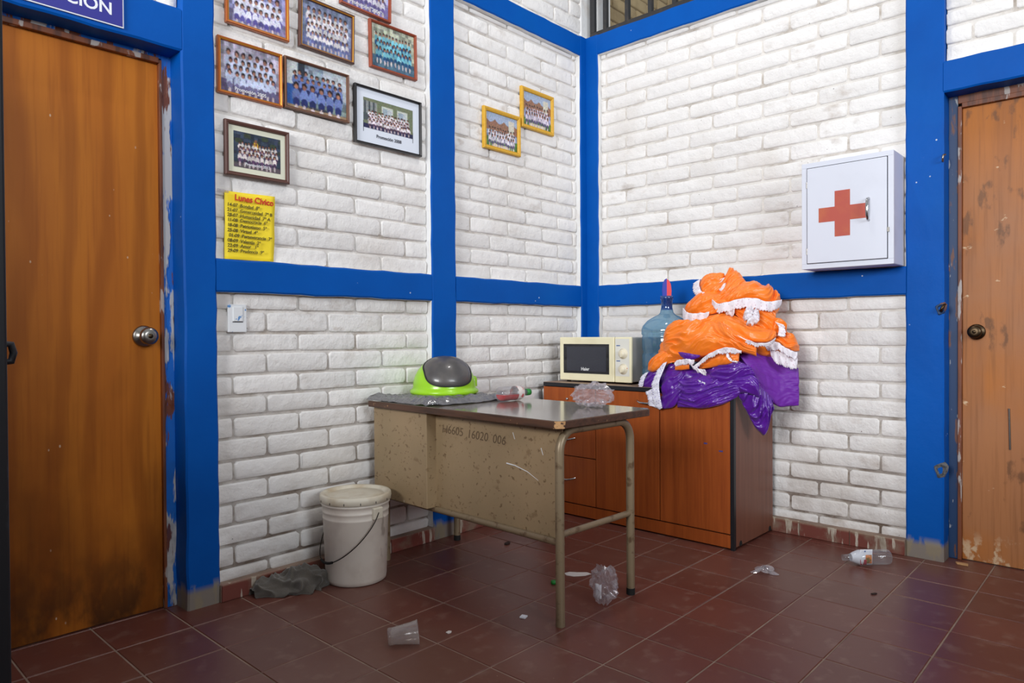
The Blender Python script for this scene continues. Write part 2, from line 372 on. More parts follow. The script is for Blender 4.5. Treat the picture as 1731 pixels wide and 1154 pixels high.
# ------------------------------------------------------------------ mesh helpers
class MB:
    def __init__(s): s.v = []; s.f = []; s.m = []; s.sm = []
    def add(s, vs, fs, mi=0, smooth=False):
        o = len(s.v); s.v += [tuple(map(float, v)) for v in vs]
        for i, f in enumerate(fs):
            s.f.append([o+k for k in f]); s.m.append(mi[i] if isinstance(mi, (list, tuple)) else mi); s.sm.append(smooth)
    def box(s, x0, x1, y0, y1, z0, z1, mi=0):
        # face order: -x +x -y +y -z +z
        v = [(x0,y0,z0),(x1,y0,z0),(x1,y1,z0),(x0,y1,z0),(x0,y0,z1),(x1,y0,z1),(x1,y1,z1),(x0,y1,z1)]
        f = [(0,4,7,3),(1,2,6,5),(0,1,5,4),(3,7,6,2),(0,3,2,1),(4,5,6,7)]
        s.add(v, f, mi); return s
    def tube(s, path, r, n=10, caps=True, mi=0):
        P = [Vector(p) for p in path]; rings = []
        up = None
        for i, p in enumerate(P):
            a = P[max(i-1, 0)]; b = P[min(i+1, len(P)-1)]
            t = (b-a).normalized()
            if up is None:
                up = Vector((0,0,1)) if abs(t.z) < 0.9 else Vector((1,0,0))
            x = t.cross(up); 
            if x.length < 1e-6: x = t.orthogonal()
            x.normalize(); y = x.cross(t).normalized(); up = y
            rr = r[i] if isinstance(r, (list, tuple)) else r
            rings.append([p + x*math.cos(2*PI*k/n)*rr + y*math.sin(2*PI*k/n)*rr for k in range(n)])
        v = [q for ring in rings for q in ring]
        f = [(i*n+k, i*n+(k+1)%n, (i+1)*n+(k+1)%n, (i+1)*n+k) for i in range(len(P)-1) for k in range(n)]
        s.add(v, f, mi, True)
        if caps:
            s.add(rings[0], [list(range(n))[::-1]], mi); s.add(rings[-1], [list(range(n))], mi)
        return s
    def lathe(s, prof, n=32, axis='z', mi=0, org=(0,0,0), a0=0.0, a1=2*PI):
        full = abs(a1-a0-2*PI) < 1e-6
        cnt = n if full else n+1
        v = []
        for r, h in prof:
            for k in range(cnt):
                a = a0+(a1-a0)*k/n
                c, d = r*math.cos(a), r*math.sin(a)
                q = {'z': (c, d, h), 'x': (h, c, d), 'y': (d, h, c)}[axis]
                v.append((q[0]+org[0], q[1]+org[1], q[2]+org[2]))
        f = []
        for i in range(len(prof)-1):
            for k in range(n if not full else cnt):
                k2 = (k+1) % cnt if full else k+1
                f.append((i*cnt+k, i*cnt+k2, (i+1)*cnt+k2, (i+1)*cnt+k))
        s.add(v, f, mi, True); return s
    def grid(s, pts, mi=0, smooth=True, closed=False):
        nr, nc = len(pts), len(pts[0])
        v = [p for row in pts for p in row]
        f = [(i*nc+j, i*nc+(j+1) % nc, (i+1)*nc+(j+1) % nc, (i+1)*nc+j) for i in range(nr-1) for j in range(nc if closed else nc-1)]
        s.add(v, f, mi, smooth); return s
    def poly(s, pts, mi=0): s.add(pts, [list(range(len(pts)))], mi); return s
    def prism(s, outline, y0, y1, plane='xz', mi=0):
        n = len(outline)
        def P(a, b, c): return {'xz': (a, c, b), 'yz': (c, a, b), 'xy': (a, b, c)}[plane]
        v = [P(a, b, y0) for a, b in outline]+[P(a, b, y1) for a, b in outline]
        f = [list(range(n)), list(range(n, 2*n))[::-1]]+[(i, n+i, n+(i+1) % n, (i+1) % n) for i in range(n)]
        s.add(v, f, mi); return s
    def mesh(s, name, mats, fix=True, merge=False):
        me = bpy.data.meshes.new(name)
        me.from_pydata(s.v, [], s.f)
        for m in (mats if isinstance(mats, (list, tuple)) else [mats]): me.materials.append(MATS[m])
        me.polygons.foreach_set('material_index', s.m)
        me.polygons.foreach_set('use_smooth', s.sm)
        if fix or merge:
            bm = bmesh.new(); bm.from_mesh(me)
            if merge: bmesh.ops.remove_doubles(bm, verts=bm.verts, dist=1e-5)
            if fix: bmesh.ops.recalc_face_normals(bm, faces=bm.faces)
            bm.to_mesh(me); bm.free()
        me.update()
        return me

def link(name, me, parent=None, loc=(0, 0, 0), bevel=0, solid=0, subsurf=0):
    o = bpy.data.objects.new(name, me); COL.objects.link(o)
    o.location = loc
    if parent: o.parent = parent
    if solid:
        m = o.modifiers.new('solid', 'SOLIDIFY'); m.thickness = solid; m.offset = 0
    if bevel:
        m = o.modifiers.new('bevel', 'BEVEL'); m.width = bevel; m.segments = 2; m.limit_method = 'ANGLE'
        m.harden_normals = False
    if subsurf:
        m = o.modifiers.new('sub', 'SUBSURF'); m.levels = subsurf; m.render_levels = subsurf
    return o

def part(name, mb, mats, parent, world=False, label=None, loc=(0, 0, 0), fix=True, merge=False, **k):
    if world:
        L = parent.location
        mb.v = [(a-L.x, b-L.y, c-L.z) for a, b, c in mb.v]
    o = link(name, mb.mesh(name, mats, fix, merge), parent, loc, **k)
    if label: o['label'] = label
    return o

def thing(name, label, cat, loc=(0, 0, 0), rot=(0, 0, 0), group=None):
    o = bpy.data.objects.new(name, None); COL.objects.link(o)
    o.location = loc; o.rotation_euler = rot; o.empty_display_size = 0.05
    tag(o, label, cat, group); return o

def tag(o, label, cat, group=None):
    o['label'] = label; o['category'] = cat
    if group: o['group'] = group
    return o

def struct(name, mb, mats, label=None, **k):
    o = link(name, mb.mesh(name, mats), **k); o['kind'] = 'structure'
    if label: o['label'] = label
    return o

BASIS = {'left': Matrix(((1,0,0),(0,0,-1),(0,1,0))),    # on a wall facing -y
         'right': Matrix(((0,0,-1),(-1,0,0),(0,1,0)))}  # on a face turned to -x
def text(name, body, size, mat, parent, loc, face='left', bold=0.0, shear=0.0, ext=0.0006, align='LEFT', sx=1.0, rot=0.0, label=None):
    c = bpy.data.curves.new(name, 'FONT')
    c.body = body; c.size = size; c.extrude = ext; c.offset = bold; c.shear = shear
    c.align_x = align; c.resolution_u = 3
    t = bpy.data.objects.new('tmp', c); COL.objects.link(t)
    bpy.context.view_layer.update()
    me = bpy.data.meshes.new_from_object(t.evaluated_get(bpy.context.evaluated_depsgraph_get()))
    bpy.data.objects.remove(t); bpy.data.curves.remove(c)
    me.transform(BASIS[face].to_4x4() @ Matrix.Rotation(rot, 4, 'Z') @ Matrix.Diagonal((sx, 1, 1, 1)))
    me.materials.clear(); me.materials.append(MATS[mat])
    me.name = name
    o = link(name, me, parent, loc)
    if label: o['label'] = label
    return o

def at(px, py, x):
    """point where the line of sight through a spot of the photograph meets the upright plane at depth x"""
    d = _fw*FPX + CR*(px-865.5) - CU*(py-577.0)
    return CAM + d*((x-CAM[0])/d[0])

# ------------------------------------------------------------------ room measures
REC = 0.035                 # brick face lies this far behind the blue concrete faces
JD = 0.012                  # joint depth
XD, XA, XB1, XB2, XC = -2.522, -2.397, -1.303, -1.135, -0.062
YC, YR1, YR2 = -0.089, -1.825, -1.979
ZBB, ZBT, ZTB, ZTT, ZDT = 1.211, 1.343, 2.80, 2.923, 2.107
ZTOP = 3.5
ROW_UP = [1.343, 1.42, 1.505, 1.592, 1.679, 1.762, 1.844, 1.925, 2.010, 2.097, 2.181, 2.266, 2.35, 2.434, 2.518, 2.602, 2.687, 2.77, 2.80]
ROW_LO = [0.062, 0.115, 0.2, 0.283, 0.368, 0.453, 0.537, 0.627, 0.715, 0.797, 0.882, 0.971, 1.051, 1.142, 1.211]

# ------------------------------------------------------------------ walls
def brick_variants(count, seed):
    """one unit brick per variant; the scale of each brick object sets its length and height"""
    r = random.Random(seed); out = []
    for k in range(count):
        mb = MB()
        def ring(ins, ch, dep, jit):
            a, b = 0.5-ins*0.25, 0.5-ins
            pts = [(-a+ch*0.3, -b), (a-ch*0.3, -b), (a, -b+ch), (a, b-ch), (a-ch*0.3, b), (-a+ch*0.3, b), (-a, b-ch), (-a, -b+ch)]
            return [(x+r.uniform(-jit, jit)*0.35, dep, z+r.uniform(-jit, jit)) for x, z in pts]
        ra = ring(0.0, 0.10, 1.0, 0.015)
        rb = ring(0.02, 0.12, 0.28, 0.022)
        rc = ring(0.085, 0.13, 0.0, 0.025)
        rc = [(x, d+r.uniform(-0.18, 0.18), z) for x, d, z in rc]
        v = ra+rb+rc; f = []
        for i in range(2):
            for j in range(8): f.append((i*8+j, i*8+(j+1) % 8, (i+1)*8+(j+1) % 8, (i+1)*8+j))
        c = len(v); v.append((r.uniform(-.2, .2), r.uniform(-.25, .05), r.uniform(-.1, .1)))
        for j in range(8): f.append((16+j, 16+(j+1) % 8, c))
        mb.add(v, f, 0, True)
        out.append(mb)
    return out

_bv = brick_variants(14, 5)
BRICK_ME = [b.mesh('brick', 'brick_paint') for b in _bv]
BEIGE_ME = [b.mesh('brick', 'beige_brick') for b in _bv[:6]]

def lay(parent, side, u0, u1, rows, phase, pitch, face, keep=lambda u, z: True, infill=None, flip=False, meshes=None, depth=None):
    """lay courses on a panel; side 'left' runs along x, side 'right' runs along y"""
    meshes = meshes or BRICK_ME
    dep = depth or JD+0.004
    for i in range(len(rows)-1):
        z0, z1 = rows[i], rows[i+1]
        ph = phase + (pitch/2 if (i+(1 if flip else 0)) % 2 else 0)
        k0 = math.floor((u0-ph)/pitch)
        cuts = [u0]+[ph+k*pitch for k in range(k0, k0+40) if u0+0.02 < ph+k*pitch < u1-0.02]+[u1]
        for a, b in zip(cuts[:-1], cuts[1:]):
            j = 0.0055
            aa = a+(0.002 if a == u0 else j); bb = b-(0.002 if b == u1 else j)
            za, zb = z0+(0.001 if i == 0 else j), z1-(0.001 if i == len(rows)-2 else j)
            za += rng.uniform(-.0015, .0015); zb += rng.uniform(-.0015, .0015)
            if bb-aa < 0.012 or zb-za < 0.012: continue
            u, z = (aa+bb)/2, (za+zb)/2
            me = rng.choice(meshes)
            mir = 1 if rng.random() < 0.5 else -1
            off = rng.uniform(-0.0015, 0.0015)
            if keep(u, z):
                o = bpy.data.objects.new('brick', me); COL.objects.link(o); o.parent = parent
                if side == 'left':
                    o.location = (u, face+off, z); o.scale = (mir*(bb-aa), dep, zb-za)
                else:
                    o.location = (face+off, u, z); o.rotation_euler = (0, 0, -PI/2); o.scale = (mir*(bb-aa), dep, zb-za)
            elif infill is not None:
                vs = []
                for v in me.vertices:
                    a_, d_, c_ = v.co.x*mir*(bb-aa), v.co.y*dep, v.co.z*(zb-za)
                    vs.append((u+a_, face+off+d_, z+c_) if side == 'left' else (face+off+d_, u-a_, z+c_))
                infill.add(vs, [list(p.vertices) for p in me.polygons], 0, True)

def concrete(parent, name, side, u0, u1, z0, z1, white=(False, False), jit=0.0025, back=REC+0.02, front=0.0, seed=1, horizontal=False, label=None):
    """blue concrete member with hand-made edges; white[k] = that return face painted white"""
    r = random.Random(seed); mb = MB()
    L = (u1-u0) if horizontal else (z1-z0)
    n = max(2, int(L/0.07))
    e0 = [r.uniform(-jit, jit) for _ in range(n+1)]; e1 = [r.uniform(-jit, jit) for _ in range(n+1)]
    e0[0] = e0[-1] = e1[0] = e1[-1] = 0
    def P(u, d, z): return (u, d, z) if side == 'left' else (d, u, z)
    rows = []
    for i in range(n+1):
        t = i/n
        if horizontal:
            u = u0+(u1-u0)*t
            q = [(u, back, z0+e0[i]), (u, front+0.006, z0+e0[i]), (u, front, z0+0.007+e0[i]), (u, front, z1-0.007+e1[i]), (u, front+0.006, z1+e1[i]), (u, back, z1+e1[i])]
        else:
            z = z0+(z1-z0)*t
            q = [(u0+e0[i], back, z), (u0+e0[i], front+0.006, z), (u0+0.007+e0[i], front, z), (u1-0.007+e1[i], front, z), (u1+e1[i], front+0.006, z), (u1+e1[i], back, z)]
        rows.append([P(*x) for x in q])
    v = [p for row in rows for p in row]
    for i in range(n):
        for k in range(5):
            mi = 0
            if k == 0 and white[0]: mi = 1
            if k == 4 and white[1]: mi = 1
            mb.f.append([i*6+k, i*6+k+1, (i+1)*6+k+1, (i+1)*6+k]); mb.m.append(mi); mb.sm.append(False)
    mb.v = v
    mb.f += [list(range(6)), list(range(n*6, n*6+6))]; mb.m += [0, 0]; mb.sm += [False, False]
    return part(name, mb, ['blue_paint', 'plaster_white'], parent, label=label)

XL = -3.62     # far end of the left wall beyond the left door
# --- left wall (plane y = 0), opening for the left door from XL2 to XD
XL2 = -3.43
MF = REC+JD
mb = MB()
mb.box(XD+0.005, -0.001, MF, 0.20, 0.0, ZTOP)
mb.box(XL2-0.005, XD+0.005, MF, 0.20, ZDT+0.005, ZTOP)
mb.box(XL, XL2-0.005, MF, 0.20, 0.0, ZTOP)
wall_left = struct('wall_left', mb, 'mortar_paint', 'white painted brick wall with blue concrete columns and beams, left of the corner')
infill_l = MB()
BF = REC
vis = lambda u, z: z < 2.40+0.36*(u+2.40)
lay(wall_left, 'left', XA, XB1-0.0, ROW_UP, -2.174, 0.2935, BF, vis, infill_l)
lay(wall_left, 'left', XA, XB1, ROW_LO[::-1][::-1], -2.174+0.2935/2, 0.2935, BF, lambda u, z: not (u > -1.62 and z < 0.2), infill_l, flip=True)
lay(wall_left, 'left', XB2, XC, ROW_UP, -0.847, 0.2985, BF, lambda u, z: True, infill_l)
lay(wall_left, 'left', XB2, XC, ROW_LO, -0.850+0.149, 0.2985, BF, lambda u, z: z > 0.70 or (z < 0.3 and u < -0.5), infill_l, flip=True)
ROW_TOP = [2.923, 2.957, 3.052, 3.147, 3.235, 3.32, 3.41, 3.5]
lay(wall_left, 'left', XB2, -0.012, ROW_TOP, -0.72, 0.2985, BF, lambda u, z: z < 3.2 and u > -0.85, infill_l)
lay(wall_left, 'left', XL2, XD, [2.265, 2.35, 2.434, 2.518, 2.602, 2.687, 2.77, 2.80], -2.60, 0.2935, BF, lambda u, z: z < 2.3 and u > -2.8, infill_l)
o = part('brick_infill', infill_l, 'brick_paint', wall_left); o['kind'] = 'stuff'
concrete(wall_left, 'column', 'left', XD, XA, 0, ZTOP, (False, True), seed=2, back=0.12)
concrete(wall_left, 'column', 'left', XB1, XB2, 0, ZTOP, (True, True), seed=3)
concrete(wall_left, 'column', 'left', XC, 0.03, 0, ZTT, (True, False), seed=4)
concrete(wall_left, 'beam', 'left', XA-0.002, XB1+0.002, ZBB, ZBT, (True, True), seed=5, horizontal=True, front=0.0006)
concrete(wall_left, 'beam', 'left', XB2-0.002, XC+0.002, ZBB, ZBT, (True, True), seed=6, horizontal=True, front=0.0006)
concrete(wall_left, 'beam', 'left', XB2-0.002, 0.03, ZTB, ZTT, (True, True), seed=7, horizontal=True, front=0.0008)
concrete(wall_left, 'beam', 'left', XA-0.002, XB1+0.002, ZTB, ZTT, (True, True), seed=8, horizontal=True, front=0.0006)
concrete(wall_left, 'beam', 'left', XL2-0.1, XD+0.002, ZDT, 2.265, (False, True), seed=9, horizontal=True, front=0.0006, back=0.12)
concrete(wall_left, 'column', 'left', XL, XL2, 0, ZTOP, (False, False), seed=10, back=0.12)

mb = MB(); mb.box(-0.012, 0.17, 0.028, 0.2, ZTT, ZTOP)
part('corner_plaster', mb, 'plaster_white', wall_left, bevel=0.003, label='smooth white plaster strip in the corner')

# --- right wall (plane x = 0) with the right door beyond YR2
YD2 = -2.88
YE = -3.2
mb = MB()
mb.box(MF, 0.15, YR2+0.005, 0.0, 0.0, ZTT-0.01)
mb.box(MF, 0.15, YD2, YR2-0.005, ZDT+0.005, ZTOP)
mb.box(MF, 0.15, YE, YD2, 0.0, ZTOP)
mb.box(MF, 0.15, YR2+0.005, YR1, ZTT-0.01, ZTOP)
wall_right = struct('wall_right', mb, 'mortar_paint', 'white painted brick wall with blue concrete frame, right of the corner')
infill_r = MB()
PR = 0.287
lay(wall_right, 'right', YR1, YC, ROW_UP, -0.273, PR, BF, lambda u, z: True, infill_r)
lay(wall_right, 'right', YR1, YC, ROW_LO, -0.273-PR/2, PR, BF, lambda u, z: not (u > -1.13 and z < 0.70), infill_r, flip=True)
lay(wall_right, 'right', YD2, YR2, [2.246, 2.324, 2.406, 2.478, 2.56, 2.645, 2.73, 2.815, 2.9, 2.985, 3.07], -2.232, 0.298, BF, lambda u, z: z < 2.6 and u > -2.5, infill_r)
o = part('brick_infill', infill_r, 'brick_paint', wall_right); o['kind'] = 'stuff'
concrete(wall_right, 'column', 'right', YC, 0.03, 0, ZTT, (True, False), seed=12)
concrete(wall_right, 'column', 'right', YR2, YR1, 0, ZTOP, (False, True), seed=13, back=0.12, jit=0.0015)
concrete(wall_right, 'beam', 'right', YR1-0.002, YC+0.002, ZBB, ZBT, (True, True), seed=14, horizontal=True, front=0.0006)
concrete(wall_right, 'beam', 'right', YR1-0.002, 0.03, ZTB, ZTT, (True, True), seed=15, horizontal=True, front=0.0008, back=0.15)
concrete(wall_right, 'beam', 'right', YD2-0.1, YR2+0.002, ZDT, 2.246, (False, True), seed=16, horizontal=True, front=0.0006, back=0.12)
concrete(wall_right, 'column', 'right', YE, YD2, 0, ZTOP, (False, False), seed=17, back=0.12)
# broken plaster and latch staples on the edge of the right column
for z, s in ((1.141, 1.0), (0.414, 1.25)):
    mb = MB()
    pts = [[((-0.006+0.010*(1-(i/5))) if i < 5 else 0.006, YR2+0.012+0.022*s*(i/5)*math.cos(a)*(1+0.25*math.sin(3*a)), z+0.034*s*(i/5)*math.sin(a)*(1+0.2*math.cos(2*a+1)))
            for a in [2*PI*k/14 for k in range(14)]] for i in range(6)]
    mb.grid(pts, closed=True)
    part('plaster_chip', mb, 'chip_grey' if z < 1 else 'shaded_blue', wall_right, label='broken plaster patch on the column edge')
mb = MB(); mb.tube([(-0.004, YR2+0.004, 1.80), (-0.018, YR2+0.002, 1.803), (-0.02, YR2+0.0, 1.815), (-0.018, YR2-0.002, 1.825), (0.004, YR2-0.004, 1.83)], 0.0045, 8)
part('latch_staple', mb, 'steel', wall_right, label='small steel latch staple')
mb = MB(); mb.tube([(-0.003, YR2+0.012, 1.135), (-0.02, YR2+0.008, 1.132), (-0.024, YR2+0.003, 1.145), (-0.012, YR2-0.002, 1.157), (0.004, YR2-0.004, 1.16)], 0.006, 8)
part('latch_staple', mb, 'dark_brass', wall_right)

# --- beyond the barred opening: unpainted wall of the next room
mb = MB(); mb.box(0.16, 2.4, MF, 0.2, 2.4, 4.4); mb.box(0.16, 0.27, 0.0, MF, 2.4, 4.4, 1)
wall_back = struct('wall_back', mb, ['beige_mortar', 'plaster_white'], 'unpainted beige brick wall seen through the barred opening')
lay(wall_back, 'left', 0.27, 1.2, [2.9+0.088*i for i in range(12)], 0.35, 0.2935, BF, meshes=BEIGE_ME)

# --- roof slab and an added wall behind the camera shading the lower left (both unseen)
mb = MB(); mb.box(-4.4, 1.2, -4.9, 1.0, 4.45, 4.55)
struct('ceiling', mb, 'plaster_white', 'pale roof slab over the room')
mb = MB(); mb.box(-4.05, -3.9, -5.0, 0.2, 0.0, 1.24); mb.box(-4.05, -3.9, -0.52, 0.2, 1.24, 2.1)
struct('light_block_end', mb, 'mortar_paint', 'added unseen low wall behind the camera, blocking light from the lower left')

mb = MB(); mb.box(-4.05, 0.2, -4.75, -4.6, 0.0, 1.42); mb.box(-4.9, -3.12, -4.75, -4.6, 1.42, 2.35)  # added unseen wall and pier, keeping light off the floor and lower left door
struct('light_block_front', mb, 'mortar_paint', 'added unseen low wall with taller pier behind the camera, blocking light')

# --- barred opening over the right wall
g = thing('window_grille', 'black iron window grille with upright bars above the top blue beam', 'grille', (0.05, -0.95, ZTT))
mb = MB(); mb.box(-0.015, 0.015, -0.87, 0.945, 0.004, 0.040); part('bottom_rail', mb, 'black_iron', g, bevel=0.003)
mb = MB(); mb.box(-0.015, 0.015, 0.912, 0.945, 0.040, 0.56); part('side_rail', mb, 'black_iron', g, bevel=0.003)
mb = MB(); mb.box(-0.015, 0.015, -0.87, -0.84, 0.040, 0.56); part('side_rail', mb, 'black_iron', g, bevel=0.003)
mb = MB(); mb.box(-0.015, 0.015, -0.87, 0.945, 0.56, 0.59); part('top_rail', mb, 'black_iron', g, bevel=0.003)
mb = MB(); mb.box(-0.013, 0.013, -0.013, 0.013, 0.0, 0.52); bar_me = mb.mesh('bar', 'black_iron')
for k in range(10):
    link('bar', bar_me, g, (0, 0.831-0.1635*k, 0.04))

# ------------------------------------------------------------------ floor
T, TU, TV = 0.2504, -1.816, -0.6527
mb = MB(); mb.box(-5.6, 0.2, -5.2, 0.2, -0.05, -0.0022)
floor = struct('floor', mb, 'grout', 'dark red square floor tiles with pale joints')
def tile_mesh(w, d, nm='tile'):
    mb = MB(); c = 0.0022
    a, b = w/2, d/2
    mb.add([(-a, -b, -0.004), (a, -b, -0.004), (a, b, -0.004), (-a, b, -0.004), (-a, -b, -c), (a, -b, -c), (a, b, -c), (-a, b, -c),
            (-a+c, -b+c, 0), (a-c, -b+c, 0), (a-c, b-c, 0), (-a+c, b-c, 0)],
           [(0,1,5,4),(1,2,6,5),(2,3,7,6),(3,0,4,7),(4,5,9,8),(5,6,10,9),(6,7,11,10),(7,4,8,11),(8,9,10,11)])
    return mb
JT = 0.0048
full_tile = tile_mesh(T-JT, T-JT).mesh('tile', 'tile_red')
rest = MB()
fr2 = np.array([math.cos(YAW), math.sin(YAW)]); rr2 = np.array([math.sin(YAW), -math.cos(YAW)])
cut_cache = {}
for i in range(-16, 9):
    for j in range(-18, 4):
        x0, x1 = TU+i*T, TU+(i+1)*T
        y0, y1 = TV+j*T, TV+(j+1)*T
        x1 = min(x1, 0.0 if y0 > YR2 else 0.12); y1 = min(y1, 0.0 if x0 > XD else 0.15)
        if x1-x0 < 0.02 or y1-y0 < 0.02: continue
        cx, cy = (x0+x1)/2, (y0+y1)/2
        v = np.array([cx, cy])-CAM[:2]
        d, s = v@fr2, v@rr2
        w, h = x1-x0-JT, y1-y0-JT
        if d > 1.75 and abs(s)/d < 0.86:
            if abs(w-(T-JT)) < 1e-4 and abs(h-(T-JT)) < 1e-4: me = full_tile
            else:
                key = (round(w, 3), round(h, 3))
                me = cut_cache.setdefault(key, None) or tile_mesh(w, h).mesh('tile', 'tile_red')
                cut_cache[key] = me
            o = link('tile', me, floor, (cx, cy, rng.uniform(-0.0004, 0.0004)))
            o.rotation_euler = (rng.uniform(-.002, .002), rng.uniform(-.002, .002), 0)
        else:
            t = tile_mesh(w, h); rest.add([(a+cx, b+cy, c) for a, b, c in t.v], t.f)
o = part('tile_field', rest, 'tile_red', floor); o['kind'] = 'stuff'

def skirting(name, side, spans, label):
    r = random.Random(7)
    mb = MB()
    for a, b in spans:
        if side == 'left': mb.box(a, b, -0.004, MF, 0, 0.066)
        else: mb.box(-0.004, MF, a, b, 0, 0.072)
    base = struct(name, mb, 'grout', label)
    for a, b in spans:
        n = max(1, round((b-a)/0.25)); L = (b-a)/n
        for k in range(n):
            p, q = a+k*L+0.002, a+(k+1)*L-0.002
            h = 0.068+r.uniform(-.003, .003)
            t = MB()
            if side == 'left': t.box(p, q, -0.012, 0.01, 0.001, h)
            else: t.box(-0.012, 0.01, p, q, 0.001, h+0.004)
            part('skirting_tile', t, 'skirting_tile', base, bevel=0.0025)
skirting('baseboard_left', 'left', [(XA, XB1), (XB2, XC)], 'paint-splashed red skirting tiles along the left wall')
skirting('baseboard_right', 'right', [(YR1+0.0, -0.13)], 'paint-dripped red skirting tiles along the right wall')

# ------------------------------------------------------------------ doors
d1 = MB(); d1.box(XL2+0.04, XD-0.037, 0.112, 0.150, 0.003, ZDT-0.028)
door_1 = struct('door_1', d1, 'door_wood', 'varnished orange-brown flush door with round knob, at the left', bevel=0.002)
mb = MB(); mb.box(XD-0.036, XD+0.002, 0.100, 0.19, 0.0, ZDT+0.002); part('door_jamb', mb, 'blue_peeling', door_1, bevel=0.003, label='jamb with peeling blue paint')
mb = MB(); mb.box(XD-0.047, XD-0.036, 0.094, 0.17, 0.0, ZDT-0.02); part('door_stop', mb, 'jamb_wood', door_1, bevel=0.002)
mb = MB(); mb.box(XL2, XD-0.036, 0.100, 0.19, ZDT-0.014, ZDT+0.004); part('door_jamb', mb, 'blue_peeling', door_1, bevel=0.002)
mb = MB(); mb.box(XL2, XD-0.047, 0.090, 0.17, ZDT-0.034, ZDT-0.014); part('door_stop', mb, 'jamb_wood', door_1, bevel=0.002)
mb = MB(); mb.box(XL2, XL2+0.038, 0.100, 0.19, 0.0, ZDT); part('door_jamb', mb, 'blue_peeling', door_1, bevel=0.003)
def knob(parent, loc, axis, mat, s=1.0, sign=-1):
    mb = MB()
    prof = [(0.0, 0.0), (0.034, 0.0), (0.035, 0.004), (0.030, 0.009), (0.014, 0.012), (0.0125, 0.026), (0.020, 0.032), (0.0275, 0.042), (0.0285, 0.052), (0.024, 0.060), (0.012, 0.063), (0.0, 0.062)]
    mb.lathe([(a*s, sign*b*s) for a, b in prof], 24, axis)
    k = part('knob', mb, mat, parent, loc=loc, label='round metal door knob')
    mb = MB(); mb.lathe([(0.0, sign*0.064*s), (0.0075*s, sign*0.064*s), (0.0075*s, sign*0.060*s)], 14, axis)
    part('keyhole', mb, 'dark_brass', k)
knob(door_1, (-2.628, 0.112, 1.041), 'y', 'steel', 1.15)

d2 = MB(); d2.box(0.112, 0.15, YD2+0.04, YR2-0.052, 0.003, ZDT-0.055)
door_2 = struct('door_2', d2, 'worn_door_wood', 'worn orange-brown flush door with scuffed varnish, at the right', bevel=0.002)
mb = MB(); mb.box(0.10, 0.19, YR2-0.036, YR2+0.002, 0.0, ZDT+0.002); part('door_jamb', mb, 'shaded_blue', door_2, bevel=0.003)
mb = MB(); mb.box(0.094, 0.17, YR2-0.052, YR2-0.036, 0.0, ZDT-0.05); part('door_stop', mb, 'jamb_wood', door_2, bevel=0.002)
mb = MB(); mb.box(0.10, 0.19, YD2, YR2-0.036, ZDT-0.036, ZDT+0.004); part('door_jamb', mb, 'jamb_wood', door_2, bevel=0.002)
mb = MB(); mb.box(0.092, 0.17, YD2, YR2-0.052, ZDT-0.058, ZDT-0.036); part('door_stop', mb, 'jamb_wood', door_2, bevel=0.002)
mb = MB(); mb.box(0.10, 0.19, YD2, YD2+0.038, 0.0, ZDT); part('door_jamb', mb, 'jamb_wood', door_2, bevel=0.002)
knob(door_2, (0.112, -2.085, 1.037), 'x', 'dark_brass', 1.0)
mb = MB(); mb.tube([(0.111, -2.205, 0.70), (0.111, -2.207, 0.62), (0.111, -2.209, 0.52)], 0.004, 8)
part('paint_drip', mb, 'steel', door_2, label='grey paint drip')

# open dark steel gate at the left edge, seen edge-on
g = thing('steel_gate', 'dark steel gate edge standing close at the left border', 'gate', (-3.392, -1.50, 0.0))
GD = Vector((CAM[0]+3.392, CAM[1]+1.50, 0)).normalized(); GX = Vector((-GD.y, GD.x, 0))
if GX.x > 0: GX = -GX
mb = MB(); mb.box(-0.019, 0.012, -0.012, 0.012, 0.01, 2.25)
ang = math.atan2(GX.y, GX.x)
g.rotation_euler = (0, 0, ang+0.25)
part('gate_post', mb, 'gate_paint', g, bevel=0.004)
mb = MB(); mb.box(0.012, 0.40, -0.004, 0.004, 0.05, 2.2); part('gate_sheet', mb, 'gate_paint', g)
mb = MB(); mb.tube([(-0.018, 0, 1.03), (-0.026, 0, 1.03), (-0.029, 0, 1.018), (-0.026, 0, 1.006), (-0.018, 0, 1.006)], 0.005, 8)
part('bolt_eye', mb, 'gate_paint', g)

